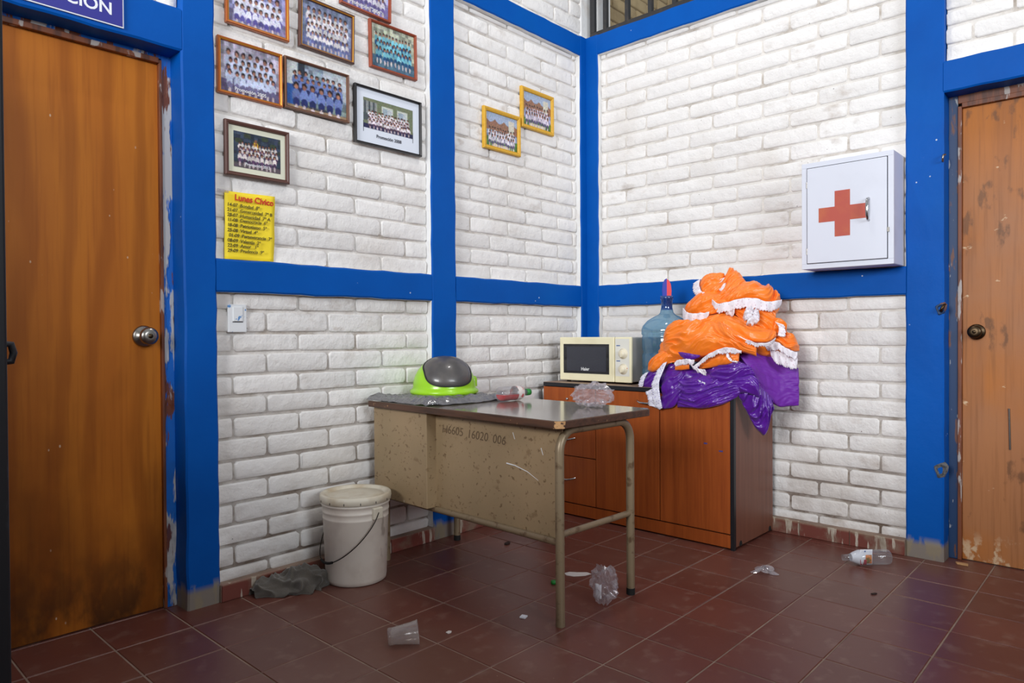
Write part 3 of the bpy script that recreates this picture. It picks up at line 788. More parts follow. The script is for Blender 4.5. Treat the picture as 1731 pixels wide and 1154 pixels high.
# ------------------------------------------------------------------ framed class photographs
def paint(seed, W, H, sky, ground, top, bottom, rows, gy, y_rows, extra=None, fade=0.0, hair=(0.13, 0.09, 0.09), skin=(0.62, 0.42, 0.34)):
    """a small printed group photograph: backdrop, then rows of tiny standing and seated pupils"""
    r = np.random.RandomState(seed)
    img = np.zeros((H, W, 3))
    yy, xx = np.mgrid[0:H, 0:W]
    yy = yy/(H-1.0); xx = xx/(W-1.0)
    img[:] = np.array(sky)
    blotch = np.kron(r.rand(H//6+1, W//6+1), np.ones((6, 6)))[:H, :W, None]
    img = img*(0.72+0.5*blotch)
    gmask = yy > gy
    img[gmask] = (np.array(ground)*(0.8+0.35*blotch))[gmask]
    if extra: extra(img, xx, yy, r)
    asp = W/float(H)
    for ri, yc in enumerate(y_rows):
        n = rows[ri]
        hr = 0.36/n
        for k in range(n):
            cx = 0.08+(0.84)*(k+0.5+(0.25 if ri % 2 else 0))/n + r.uniform(-.01, .01)
            cy = yc + r.uniform(-.02, .02)
            last = ri == len(y_rows)-1
            def ell(x, y, a, b, c):
                m = ((xx-x)/a)**2+((yy-y)/b)**2 < 1
                img[m] = np.clip(np.array(c)*r.uniform(.85, 1.12), 0, 1)
            ell(cx, cy+2.9*hr*asp, 1.15*hr, 2.1*hr*asp, top)
            if last:
                ell(cx, cy+4.6*hr*asp, 0.95*hr, 1.3*hr*asp, bottom)
                ell(cx, cy+6.6*hr*asp, 0.5*hr, 1.4*hr*asp, (0.78, 0.72, 0.72))
            else:
                ell(cx, cy+5.2*hr*asp, 1.0*hr, 1.6*hr*asp, bottom)
            ell(cx, cy-0.15*hr*asp, 0.72*hr, 0.95*hr*asp, hair)
            ell(cx, cy+0.25*hr*asp, 0.52*hr, 0.68*hr*asp, skin)
    img = img*(1-fade)+np.array((0.75, 0.74, 0.86))*fade
    img = img*(1+r.normal(0, 0.07, (H, W, 1)))+r.normal(0, 0.025, (H, W, 3))
    k = (img+np.roll(img, 1, 0)*0.5+np.roll(img, 1, 1)*0.5)/2.0
    return np.clip(k, 0, 1)

def print_mesh(img, w, h, y):
    H, W, _ = img.shape
    xs = np.linspace(-w/2, w/2, W); zs = np.linspace(h/2, -h/2, H)
    v = [(x, y, z) for z in zs for x in xs]
    f = [(i*W+j, (i+1)*W+j, (i+1)*W+j+1, i*W+j+1) for i in range(H-1) for j in range(W-1)]
    me = bpy.data.meshes.new('photo_print'); me.from_pydata(v, [], f)
    a = me.color_attributes.new('print', 'FLOAT_COLOR', 'POINT')
    lin = np.where(img <= 0.04045, img/12.92, ((img+0.055)/1.055)**2.4)
    buf = np.ones((H*W, 4), dtype=np.float32); buf[:, :3] = lin.reshape(-1, 3)
    a.data.foreach_set('color', buf.ravel())
    me.materials.append(MATS['photo_print'])
    return me

def frame_ring(w, h, fw, mats, inner=None):
    """mitred frame; profile from the outside back over a ridge to the inside"""
    mb = MB()
    prof = [(0.0, 0.020), (0.0, 0.004), (0.18, 0.0), (0.55, 0.001), (0.72, 0.004), (0.86, 0.003), (1.0, 0.008), (1.0, 0.020)]
    rings = []
    for t, y in prof:
        a, b = w/2-fw*t, h/2-fw*t
        rings.append([(-a, y, -b), (a, y, -b), (a, y, b), (-a, y, b)])
    v = [p for q in rings for p in q]
    f = []; mi = []
    for i in range(len(prof)-1):
        for k in range(4):
            f.append((i*4+k, i*4+(k+1) % 4, (i+1)*4+(k+1) % 4, (i+1)*4+k))
            mi.append(1 if (len(mats) > 1 and i in (3, 4)) else 0)
    mb.add(v, f, mi)
    return mb

def picture(x0, x1, z0, z1, fw, mats, label, img, mat_border=0.0, mat_col=None, caption=None, cap_mat='caption_light',
            cap_size=0.014, cap_dx=0.0, cap_dz=None, tilt=0.0, mat_low=0.0):
    w, h = x1-x0, z1-z0
    t = thing('framed_photo', label, 'photograph', ((x0+x1)/2, 0.0125, (z0+z1)/2), (0, tilt, 0), 'framed class photographs on the left wall')
    part('frame', frame_ring(w, h, fw, mats), mats, t)
    mb = MB(); mb.box(-w/2+0.003, w/2-0.003, 0.0165, 0.0195, -h/2+0.003, h/2-0.003)
    part('backing', mb, 'frame_walnut', t)
    iw, ih = w-2*fw+0.001, h-2*fw+0.001
    if mat_border:
        mb = MB(); mb.box(-iw/2, iw/2, 0.0125, 0.0165, -ih/2, ih/2); part('mat_board', mb, mat_col, t)
        pw, ph = iw-2*mat_border, ih-2*mat_border-mat_low
        o = link('photo_print', print_mesh(img, pw, ph, 0.0115), t, (0, 0, mat_low/2))
        if mat_low:
            for s in (-1, 1):
                mb = MB(); mb.box(s*pw/2-0.001, s*pw/2+0.001, 0.0114, 0.0126, -ph/2+mat_low/2-0.02, -ph/2+mat_low/2+0.03); part('mat_line', mb, 'caption_dark', t)
    else:
        link('photo_print', print_mesh(img, iw, ih, 0.0125), t)
    if caption:
        text('caption', caption, cap_size, cap_mat, t, (cap_dx, 0.0105, cap_dz if cap_dz is not None else -ih/2+0.012), 'left', align='CENTER', ext=0.0002, bold=0.0003)
    return t

def ex_trees(img, xx, yy, r):
    m = (yy < 0.45) & (np.sin(xx*23)+np.sin(yy*31+xx*9) > 0.1); img[m] = img[m]*0.75+np.array((0.1, 0.12, 0.25))*0.5
def ex_wall(img, xx, yy, r):
    img[(yy < 0.5) & (np.abs((xx*7) % 1-0.5) < 0.2)] *= 1.12
def ex_school(img, xx, yy, r):
    img[(xx < 0.17)] = (0.78, 0.80, 0.80); img[(xx < 0.14) & (yy > 0.5)] = (0.18, 0.34, 0.62)
    img[(xx > 0.19) & (xx < 0.3) & (yy < 0.75)] = (0.18, 0.20, 0.24)
    m = (xx > 0.6) & (yy < 0.6); img[m] = img[m]*0.5+0.45
    img[(yy > 0.93)] = (0.60, 0.50, 0.38)
def ex_green(img, xx, yy, r):
    img[:] = np.array((0.45, 0.48, 0.37))
    for cx in (0.47, 0.78):
        m = (np.abs(xx-cx) < 0.11) & (yy > 0.14) & (yy < 0.6); img[m] = (0.78, 0.80, 0.76)
        m = (np.abs(xx-cx) < 0.085) & (yy > 0.2) & (yy < 0.58); img[m] = (0.60, 0.66, 0.70)
        m = m & ((xx*40) % 1 < 0.3); img[m] = (0.86, 0.87, 0.86)
    img[(xx < 0.26) & (yy < 0.75) & (yy > 0.1)] = (0.30, 0.33, 0.34)
    m = (xx < 0.26) & (yy < 0.5) & (yy > 0.1) & ((xx*36) % 1 < 0.3); img[m] = (0.75, 0.76, 0.74)
    img[(yy > 0.85)] = (0.16, 0.16, 0.30)
def ex_night(img, xx, yy, r):
    img[(yy < 0.5) & (np.sin(xx*17+3)*np.sin(yy*19) > 0.3)] = (0.22, 0.26, 0.20)
    m = ((xx-0.46)/0.055)**2+((yy-0.36)/0.16)**2 < 1; img[m] = (0.88, 0.68, 0.18)
    m = ((xx-0.46)/0.03)**2+((yy-0.2)/0.05)**2 < 1; img[m] = (0.5, 0.34, 0.26)
    img[(yy > 0.88)] = (0.36, 0.32, 0.34)
def ex_field(img, xx, yy, r):
    img[(yy < 0.25)] = (0.62, 0.68, 0.78)
    m = (yy < 0.52) & (yy > 0.18+0.1*np.abs(np.sin(xx*11))); img[m] = np.array((0.56, 0.40, 0.32))*(0.8+0.4*r.rand(m.sum(), 1))
    img[(xx > 0.72) & (xx < 0.9) & (yy > 0.1) & (yy < 0.6)] = (0.80, 0.78, 0.72)
    img[(yy > 0.9) & (xx > 0.2) & (xx < 0.75)] = (0.82, 0.78, 0.68)

P = (84, 66)
picture(-2.342, -2.069, 2.281, 2.50, 0.013, ['frame_copper', 'frame_gold'], 'class photo cut by the top border, gold-lined frame at the left end',
        paint(1, *P, (0.62, 0.62, 0.80), (0.5, 0.48, 0.62), (0.86, 0.86, 0.92), (0.30, 0.27, 0.55), [6, 8, 8], 0.75, [0.28, 0.45, 0.62], ex_trees, 0.12))
picture(-2.019, -1.742, 2.280, 2.503, 0.013, ['frame_brown', 'frame_gold'], 'bluish class photo in brown and gold frame, second in the top row',
        paint(2, *P, (0.46, 0.50, 0.60), (0.42, 0.46, 0.62), (0.86, 0.84, 0.84), (0.34, 0.36, 0.55), [8, 9, 10, 11], 0.7, [0.16, 0.32, 0.48, 0.66], ex_wall, 0.1), tilt=0.02)
picture(-1.811, -1.531, 2.534, 2.76, 0.012, ['frame_redwood'], 'class photo in plain reddish frame, only its bottom edge in view',
        paint(3, *P, (0.6, 0.6, 0.76), (0.45, 0.42, 0.62), (0.84, 0.82, 0.86), (0.34, 0.3, 0.5), [8, 9, 9], 0.7, [0.2, 0.4, 0.58], None, 0.1),
        caption='Promoción "2004"', cap_size=0.024, tilt=0.02)
picture(-1.655, -1.376, 2.297, 2.521, 0.012, ['frame_redwood'], 'teal-tinted class photo in plain reddish frame near the middle column',
        paint(4, *P, (0.66, 0.68, 0.60), (0.30, 0.42, 0.50), (0.46, 0.74, 0.80), (0.12, 0.28, 0.44), [11, 11, 10], 0.72, [0.22, 0.38, 0.54], None, 0.03), tilt=-0.015)
picture(-2.377, -2.102, 1.997, 2.219, 0.013, ['frame_copper', 'frame_gold'], 'lilac class photo in copper and gold frame beside the left column',
        paint(5, *P, (0.62, 0.60, 0.66), (0.34, 0.30, 0.42), (0.76, 0.80, 0.90), (0.40, 0.38, 0.52), [7, 8, 8, 8], 0.75, [0.2, 0.34, 0.48, 0.60], ex_wall, 0.08),
        caption='Promoción 2005', cap_size=0.020)
picture(-2.092, -1.773, 2.003, 2.221, 0.011, ['frame_walnut', 'frame_brown'], 'class photo of navy uniforms before a blue and white wall',
        paint(6, *P, (0.54, 0.60, 0.66), (0.46, 0.52, 0.50), (0.40, 0.47, 0.68), (0.13, 0.16, 0.36), [9, 9, 6], 0.72, [0.22, 0.34, 0.50], ex_school, 0.04),
        caption='Promoción 2006', cap_size=0.015, cap_mat='caption_dark')
picture(-1.742, -1.349, 1.927, 2.197, 0.011, ['frame_black'], 'black-framed class photo with wide white mat and printed caption',
        paint(7, *P, (0.5, 0.56, 0.36), (0.16, 0.16, 0.30), (0.90, 0.86, 0.88), (0.34, 0.24, 0.32), [13, 14, 14, 12], 0.88, [0.42, 0.52, 0.62, 0.70], ex_green, 0.0),
        mat_border=0.040, mat_col='mat_white', mat_low=0.03, caption='Promoción 2008', cap_mat='caption_dark', cap_size=0.022, cap_dz=-0.092, cap_dx=0.0)
picture(-2.351, -2.074, 1.680, 1.898, 0.016, ['frame_brown'], 'brown-framed photo with cream mat hanging above the yellow notice',
        paint(8, *P, (0.20, 0.24, 0.30), (0.36, 0.32, 0.36), (0.86, 0.82, 0.80), (0.34, 0.24, 0.36), [12, 11, 9], 0.85, [0.30, 0.44, 0.58], ex_night, 0.03),
        mat_border=0.022, mat_col='mat_cream', caption='Promoción 2012', cap_mat='caption_light', cap_size=0.016, cap_dz=-0.060)
picture(-0.909, -0.610, 2.061, 2.290, 0.022, ['frame_yellow'], 'lower of two yellow-framed photos near the corner',
        paint(9, *P, (0.55, 0.62, 0.75), (0.30, 0.48, 0.24), (0.84, 0.82, 0.86), (0.36, 0.32, 0.46), [10, 11, 10], 0.72, [0.46, 0.56, 0.66], ex_field, 0.0))
picture(-0.600, -0.307, 2.241, 2.477, 0.022, ['frame_yellow'], 'upper of two yellow-framed photos, nearest the corner column',
        paint(10, *P, (0.55, 0.6, 0.75), (0.30, 0.46, 0.24), (0.80, 0.76, 0.82), (0.32, 0.28, 0.42), [9, 10, 9], 0.78, [0.40, 0.52, 0.62], ex_field, 0.0))

# ------------------------------------------------------------------ sign over the left door
t = thing('door_sign', 'dark blue sign with white capital letters above the left door', 'sign', (-2.722, -0.0005, 2.125))
mb = MB(); mb.box(-0.66, 0.0, -0.006, 0.0, 0.0, 0.165); part('sign_board', mb, 'sign_white', t)
mb = MB(); mb.box(-0.655, -0.004, -0.0075, -0.005, 0.004, 0.161); part('sign_face', mb, 'sign_blue', t)
text('lettering', 'DIRECCIÓN', 0.058, 'sign_white', t, (-0.036, -0.0078, 0.035), 'left', bold=0.0011, align='RIGHT', sx=0.98)

# ------------------------------------------------------------------ yellow handwritten notice
t = thing('paper_notice', 'yellow handwritten notice sheet taped under the photographs', 'notice', (-2.246, 0.024, 1.345))
mb = MB()
pts = []
for i in range(19):
    zz = 0.270*i/18
    row = []
    for j in range(13):
        xx = -0.106+0.212*j/12
        yy = 0.0035*math.sin(xx*26+zz*9)+0.002*math.sin(zz*40+xx*12)
        row.append((xx-0.004*(1-zz/0.27), yy+0.002, zz+0.004*j/12))
    pts.append(row)
mb.grid(pts); part('sheet', mb, 'paper_yellow', t, solid=0.0006)
text('heading', 'Lunes Cívico', 0.034, 'marker_red', t, (-0.068, -0.0055, 0.237), 'left', bold=0.0008, rot=-0.02, sx=0.94)
LINES = ['14-07  Bondad  8º', '21-07  Generosidad  7º B', '28-07  Humanidad  7º A', '11-08  Democracia  6º', '18-08  Patriotismo  5º', '25-08  Virtud  4º',
         '01-09  Perseverancia  3º', '08-09  Valentía  2º', '22-09  Amor   1º', '29-09  Prudencia  9º']
for i, s in enumerate(LINES):
    text('handwriting', s, 0.0185, 'marker_dark', t, (-0.099+(0.006 if i == 6 else 0), -0.0055, 0.211-0.0202*i), 'left', rot=rng.uniform(-.02, .015), shear=0.06, sx=1.0, bold=0.0003)
mb = MB(); mb.box(-0.135, -0.09, -0.001, -0.0005, 0.262, 0.274); part('tape', mb, 'clear_bag', t)

# ------------------------------------------------------------------ light switch
t = thing('light_switch', 'white light switch with blue paint splashes under the blue beam', 'switch', (-2.304, 0.034, 1.110))
mb = MB(); mb.box(-0.039, 0.039, -0.010, 0.004, -0.056, 0.056); part('cover_plate', mb, 'switch_white', t, bevel=0.004)
mb = MB(); mb.box(-0.020, 0.020, -0.014, -0.008, -0.012, 0.046); part('rocker', mb, 'switch_white', t, bevel=0.002)
mb = MB(); mb.box(-0.022, 0.022, -0.0108, -0.0095, -0.016, -0.013); part('rocker_gap', mb, 'dark_gap', t)

# ------------------------------------------------------------------ first-aid cabinet
t = thing('medicine_cabinet', 'white metal first-aid cabinet with red cross, hung on the right wall', 'cabinet', (0.0, -1.6125, 1.345))
W2 = 0.2025
mb = MB()
mb.box(-0.150, -0.145, -W2, W2, 0.0, 0.510)
body = MB()
body.box(-0.150, REC, -W2, W2, 0.0, 0.51)
part('body', body, 'cabinet_grey', t, bevel=0.004)
mb = MB()
def rframe(y0, y1, z0, z1, b, xa, xb):
    for a in ((y0, y1, z0, z0+b), (y0, y1, z1-b, z1), (y0, y0+b, z0+b, z1-b), (y1-b, y1, z0+b, z1-b)):
        mb.box(xa, xb, a[0], a[1], a[2], a[3])
rframe(-W2, W2, 0.0, 0.51, 0.024, -0.154, -0.150); part('front_frame', mb, 'cabinet_white', t, bevel=0.0015)
mb = MB(); mb.box(-0.1515, -0.1500, -W2+0.022, W2-0.022, 0.022, 0.488); part('door_gap', mb, 'dark_gap', t)
mb = MB(); mb.box(-0.1585, -0.1512, -W2+0.027, W2-0.027, 0.027, 0.483)
dr = part('door', mb, 'cabinet_white', t, bevel=0.002)
mb = MB()
c, h1 = 0.014, 0.034
hz, L = 0.252, 0.107
ol = [(c-h1, hz-L), (c+h1, hz-L), (c+h1, hz-h1), (c+L, hz-h1), (c+L, hz+h1), (c+h1, hz+h1), (c+h1, hz+L), (c-h1, hz+L), (c-h1, hz+h1), (c-L, hz+h1), (c-L, hz-h1), (c-h1, hz-h1)]
mb.prism(ol, -0.1594, -0.1586, 'yz'); part('red_cross', mb, 'cross_red', dr, label='painted red cross')
mb = MB(); hy = -0.100
mb.tube([(-0.158, hy, 0.205), (-0.176, hy, 0.209), (-0.184, hy, 0.225), (-0.186, hy, 0.255), (-0.184, hy, 0.285), (-0.176, hy, 0.301), (-0.158, hy, 0.305)], [0.006, 0.006, 0.0065, 0.0075, 0.0065, 0.006, 0.006], 10)
part('pull_handle', mb, 'chrome', dr, label='chrome bow handle')
for z in (0.07, 0.39):
    mb = MB(); mb.tube([(-0.152, W2-0.024, z), (-0.152, W2-0.024, z+0.03)], 0.004, 8); part('hinge', mb, 'steel', t)
mb = MB(); mb.box(-0.159, -0.154, -W2+0.017, -W2+0.026, 0.145, 0.165); part('catch', mb, 'steel', t)

# ------------------------------------------------------------------ desk
DK = thing('school_desk', 'old beige metal desk with brown laminate top and tube legs', 'desk', (-1.757, -1.185, 0.0), (0, 0, -0.035))
DW, DL = 0.565, 1.175
def rrect(w, d, r, n=6):
    pts = []
    for cx, cy, a0 in ((w-r, r, -PI/2), (w-r, d-r, 0), (r, d-r, PI/2), (r, r, PI)):
        for k in range(n+1):
            a = a0+PI/2*k/n
            pts.append((cx+r*math.cos(a), cy+r*math.sin(a)))
    return pts
ol = rrect(DW, DL, 0.028)
mb = MB(); mb.prism(ol, 0.712, 0.739, 'xy'); part('desktop', mb, 'desk_edge', DK, bevel=0.003, label='brown wood-grain desk edge')
ol2 = [(0.003+(DW-0.006)*a/DW, 0.003+(DL-0.006)*b/DL) for a, b in ol]
mb = MB(); mb.prism(ol2, 0.7388, 0.7405, 'xy'); part('laminate', mb, 'desk_laminate', DK, label='worn grey-brown laminate surface')
mb = MB()
for i in range(9):
    a = PI+PI/2*i/8
    for k in range(1): pass
cp = [[(0.028+(0.0288+0.002*math.sin(7*a+z*300))*math.cos(a), 0.028+(0.0288+0.002*math.sin(5*a+z*200))*math.sin(a), z) for a in [PI+0.2+(PI/2-0.1)*k/8 for k in range(9)]] for z in (0.714, 0.722, 0.732, 0.7395)]
mb.grid(cp); part('chipped_corner', mb, 'chipboard', DK, label='chipped corner showing raw chipboard')
def legframe(y, parent):
    mb = MB(); R = 0.075; x0, x1, zt = 0.072, 0.500, 0.695
    path = [(x0, y, 0.022)]
    path += [(x0, y, 0.3), (x0, y, zt-R)]
    path += [(x0+R-R*math.cos(a), y, zt-R+R*math.sin(a)) for a in [PI/2*k/8 for k in range(1, 9)]]
    path += [(x1-R+R*math.sin(a), y, zt-R+R*math.cos(a)) for a in [PI/2*k/8 for k in range(0, 9)]]
    path += [(x1, y, 0.3), (x1, y, 0.022)]
    mb.tube(path, 0.0165, 14)
    fr = part('leg_frame', mb, 'desk_tube', parent, label='bent tube leg frame')
    for x in (x0, x1):
        mb = MB(); mb.tube([(x, y, 0.0), (x, y, 0.026)], 0.0172, 12); part('rubber_foot', mb, 'desk_tube' if x == x0 else 'rubber', fr)
    mb = MB(); mb.tube([(x0, y, 0.325), (x1, y, 0.325)], 0.012, 10); part('stretcher', mb, 'desk_tube', fr)
legframe(0.062, DK); legframe(1.122, DK)
mb = MB(); mb.box(0.088, 0.092, 0.062, 0.78, 0.305, 0.712); pn = part('front_panel', mb, 'desk_panel', DK, label='scratched beige sheet-metal front panel')
mb = MB(); mb.tube([(0.086, 0.062, 0.292), (0.086, 1.122, 0.292)], 0.014, 10); part('bottom_rail', mb, 'desk_tube', DK)
mb = MB(); mb.box(0.036, 0.52, 0.775, 1.165, 0.300, 0.712); pd = part('drawer_pedestal', mb, 'desk_panel', DK, bevel=0.003, label='drawer pedestal at the wall end')
yy = 0.735
for wd, dz in (('H6605', 0.0), ('16020', -0.006), ('006', -0.011)):
    q = text('pencil_number', wd, 0.050, 'ink', pn, (0.0872, yy, 0.625+dz), 'right', sx=1.0, rot=-0.03, ext=0.0002, bold=-0.0001, shear=0.12, label='hand-written digits along the panel top')
    yy -= max(abs(v.co.y) for v in q.data.vertices)+0.024
for y in (0.30, 0.155):
    mb = MB(); mb.tube([(0.0876, y, 0.55+0.3*y), (0.0876, y+0.01, 0.575+0.3*y)], 0.0014, 6); part('scratch', mb, 'print_white', pn)
mb = MB(); mb.tube([(0.0878, 0.345, 0.543), (0.0878, 0.30, 0.540), (0.0878, 0.235, 0.525), (0.0878, 0.18, 0.50)], [0.003, 0.0022, 0.0015, 0.0008], 6); part('scratch', mb, 'print_white', pn)

# ------------------------------------------------------------------ low cupboard
CB = thing('low_cupboard', 'orange-brown wood cupboard with doors, drawers and black edging, behind the desk', 'cupboard', (-0.451, -1.205, 0.0))
CD, CL = 0.451, 1.183
mb = MB(); mb.box(0.0, CD-0.014, 0.018, CL, 0.012, 0.735); part('carcass', mb, 'dark_gap', CB)
mb = MB(); mb.box(-0.006, CD-0.012, 0.0, 0.018, 0.012, 0.735); sp = part('side_panel', mb, 'side_wood', CB, label='brown wood-grain end panel')
mb = MB(); mb.box(-0.0168, 0.004, -0.0016, 0.016, 0.0, 0.738); part('corner_edging', mb, 'black_edge', CB, label='black corner strip')
mb = MB(); mb.box(-0.016, CD-0.012, -0.004, CL, 0.735, 0.757); tp = part('worktop', mb, 'black_edge', CB, bevel=0.002, label='black worktop edging')
mb = MB(); mb.box(-0.014, CD-0.014, -0.002, CL-0.002, 0.7568, 0.7582); part('worktop_surface', mb, 'counter_top', CB)
mb = MB(); mb.box(-0.014, 0.004, 0.018, CL, 0.008, 0.070); part('plinth', mb, 'front_wood', CB, bevel=0.001)
def front(name, y0, y1, z0, z1):
    mb = MB(); mb.box(-0.016, 0.0, y0+0.0025, y1-0.0025, z0+0.0025, z1-0.0025)
    return part(name, mb, 'front_wood', CB, bevel=0.001)
def bar_handle(parent, yc, z, L=0.10):
    mb = MB(); mb.tube([(-0.016, yc-L/2, z+0.008), (-0.028, yc-L/2+0.008, z+0.004), (-0.038, yc-L/2+0.03, z-0.002), (-0.040, yc, z-0.004), (-0.038, yc+L/2-0.03, z-0.002), (-0.028, yc+L/2-0.008, z+0.004), (-0.016, yc+L/2, z+0.008)], [0.0045, 0.0045, 0.005, 0.006, 0.005, 0.0045, 0.0045], 8)
    part('handle', mb, 'chrome', parent, label='curved chrome handle')
Yl = lambda y: y+1.205
f = front('door', 0.016, Yl(-0.804), 0.074, 0.734)
for zz, yy, w in ((0.500, 0.145, 0.018), (0.470, 0.065, 0.02)):
    mb = MB(); mb.box(-0.0163, -0.0158, yy-w/2, yy+w/2, zz-0.004, zz+0.003); part('scuff_mark', mb, 'blue_scuff', f, label='blue scuff mark')
f = front('door', Yl(-0.804), Yl(-0.399), 0.074, 0.734); bar_handle(f, Yl(-0.735), 0.680, 0.13)
f = front('drawer', Yl(-0.399), CL, 0.074, 0.342); bar_handle(f, Yl(-0.205), 0.212)
f = front('drawer', Yl(-0.399), CL, 0.342, 0.590); bar_handle(f, Yl(-0.205), 0.440)
f = front('drawer', Yl(-0.399), CL, 0.590, 0.734)
mb = MB(); mb.lathe([(0.0, -0.028), (0.006, -0.028), (0.0075, -0.024), (0.0075, -0.016)], 16, 'x'); part('lock', mb, 'chrome', f, loc=(0.0, Yl(-0.205), 0.668), label='small round lock')
for x in (0.055, 0.40):
    mb = MB(); mb.prism([(x-0.012, 0.012), (x+0.012, 0.012), (x+0.012, 0.022), (x+0.006, 0.034), (x-0.004, 0.034), (x-0.012, 0.024)], -0.0035, 0.0, 'xz'); part('foot_clip', mb, 'rubber', CB)

# ------------------------------------------------------------------ microwave
MW = thing('microwave_oven', 'cream microwave oven with dark window and two dials on the cupboard', 'microwave', (-0.360, -0.575, 0.7582))
mb = MB(); mb.box(0.0, 0.325, 0.004, 0.496, 0.012, 0.260); part('casing', mb, 'mw_body', MW, bevel=0.006)
mb = MB(); mb.box(-0.016, 0.002, 0.112, 0.500, 0.010, 0.262); dr = part('door', mb, 'mw_cream', MW, bevel=0.005)
mb = MB(); mb.box(-0.0175, -0.0155, 0.146, 0.470, 0.052, 0.222); part('window', mb, 'mw_glass', dr)
mb = MB(); mb.box(-0.0180, -0.0172, 0.166, 0.446, 0.066, 0.206); part('window_mesh', mb, 'mw_screen', dr)
text('maker_name', 'Haier', 0.026, 'print_white', dr, (-0.0182, 0.312, 0.070), 'right', bold=0.0006, align='CENTER')
mb = MB(); mb.box(-0.016, 0.002, 0.0, 0.109, 0.010, 0.262); cp = part('control_panel', mb, 'mw_cream', MW, bevel=0.005)
mb = MB(); mb.box(-0.0172, -0.0155, 0.012, 0.104, 0.045, 0.252); part('control_plate', mb, 'mw_panel', cp)
for z in (0.170, 0.085):
    mb = MB(); mb.lathe([(0.0, -0.040), (0.016, -0.040), (0.020, -0.036), (0.0225, -0.0175), (0.030, -0.0175), (0.030, -0.0170)], 28, 'x')
    dl = part('dial', mb, 'mw_dial', MW, loc=(0.0, 0.052, z), label='round cream dial')
    mb = MB(); mb.box(-0.046, -0.036, -0.003, 0.003, -0.019, 0.019); part('grip', mb, 'mw_dial', dl, bevel=0.002)
    mb = MB(); mb.box(-0.0178, -0.0170, 0.072, 0.096, z+0.042, z+0.047); part('dial_legend', mb, 'print_blue', cp)
mb = MB(); mb.box(-0.0178, -0.0170, 0.022, 0.040, 0.088, 0.091); part('dial_legend', mb, 'print_red', cp)
for x, y in ((0.02, 0.04), (0.02, 0.46), (0.29, 0.04), (0.29, 0.46)):
    mb = MB(); mb.lathe([(0.0, 0.0), (0.012, 0.0), (0.012, 0.013), (0.0, 0.013)], 14); part('foot', mb, 'rubber', MW, loc=(x, y, 0.0))

# ------------------------------------------------------------------ water jug with a hand fan in its neck
J = thing('water_jug', 'blue translucent five-gallon water jug beside the microwave', 'jug', (-0.250, -0.722, 0.7582))
outer = [(0.0, 0.004), (0.10, 0.0), (0.125, 0.006), (0.133, 0.020), (0.134, 0.085), (0.129, 0.093), (0.134, 0.101), (0.134, 0.165), (0.128, 0.175), (0.128, 0.185), (0.134, 0.195), (0.134, 0.262), (0.131, 0.268),
         (0.137, 0.278), (0.137, 0.302), (0.130, 0.322), (0.105, 0.350), (0.072, 0.370), (0.046, 0.382), (0.036, 0.394), (0.033, 0.408)]
mb = MB(); mb.lathe(outer, 48); part('bottle', mb, 'jug_plastic', J)
mb = MB(); mb.lathe([(0.033, 0.408), (0.030, 0.42), (0.030, 0.462), (0.034, 0.464), (0.036, 0.474), (0.034, 0.484), (0.028, 0.484), (0.027, 0.41)], 32); part('neck', mb, 'jug_neck', J)
mb = MB(); mb.lathe([(0.0, 0.008), (0.120, 0.010), (0.128, 0.022), (0.128, 0.086), (0.124, 0.093), (0.128, 0.101), (0.128, 0.170), (0.0, 0.170)], 40); part('water', mb, 'water', J)
F = thing('hand_fan', 'blue and red leaf-shaped fan standing in the jug neck', 'fan', (-0.250, -0.722, 1.165))
ol = [(0.0, 0.0), (0.012, 0.02), (0.017, 0.06), (0.019, 0.10), (0.016, 0.135), (0.008, 0.157), (0.0, 0.163)]
RV = Vector((CR[0], CR[1], 0)).normalized()
def leaf(sign, mat):
    mb = MB(); pts = [(0.0, z) for _, z in ol][::-1]+[(sign*a*1.35, z) for a, z in ol]
    n = len(pts); nv = Vector((RV.y, -RV.x, 0))*0.0022
    q = [Vector((RV.x*a, RV.y*a, z)) for a, z in pts]
    mb.add([p+nv for p in q]+[p-nv for p in q], [list(range(n)), list(range(n, 2*n))[::-1]]+[(i, (i+1) % n, n+(i+1) % n, n+i) for i in range(n)])
    return mb
part('blue_blade', leaf(-1, 'fan_blue'), 'fan_blue', F, loc=(0, 0, 0.01)); part('red_blade', leaf(1, 'fan_red'), 'fan_red', F, loc=(0, 0, 0.006))
F.rotation_euler = (0.0, 0.0, 0.0)

# ------------------------------------------------------------------ bucket
B = thing('plastic_bucket', 'dirty white plastic bucket with lid and wire handle by the left wall', 'bucket', (-1.880, -0.163, 0.0))
prof = [(0.0, 0.004), (0.118, 0.0), (0.126, 0.005), (0.128, 0.02), (0.137, 0.268), (0.1385, 0.270), (0.1385, 0.276), (0.1375, 0.278), (0.1385, 0.296), (0.1405, 0.298), (0.1405, 0.304), (0.139, 0.306), (0.140, 0.326), (0.144, 0.328), (0.144, 0.334), (0.140, 0.338), (0.140, 0.350)]
mb = MB(); mb.lathe(prof, 56); part('pail', mb, 'bucket_plastic', B)
mb = MB(); mb.lathe([(0.1455, 0.338), (0.149, 0.340), (0.1505, 0.356), (0.149, 0.368), (0.144, 0.372), (0.132, 0.371), (0.128, 0.364), (0.122, 0.358), (0.116, 0.360), (0.112, 0.362), (0.05, 0.361), (0.0, 0.361)], 56); ld = part('lid', mb, 'bucket_lid', B)
for k in range(14):
    a = 2*PI*k/14+0.2
    mb = MB(); mb.box(0.1498, 0.1512, -0.0012, 0.0012, 0.343, 0.352); mb.v = [(x*math.cos(a)-y*math.sin(a), x*math.sin(a)+y*math.cos(a), z) for x, y, z in mb.v]; part('lid_slot', mb, 'dark_gap', ld)
HA = math.atan2(RV.y, RV.x)-0.70
def pol(r, a, z): return (r*math.cos(a), r*math.sin(a), z)
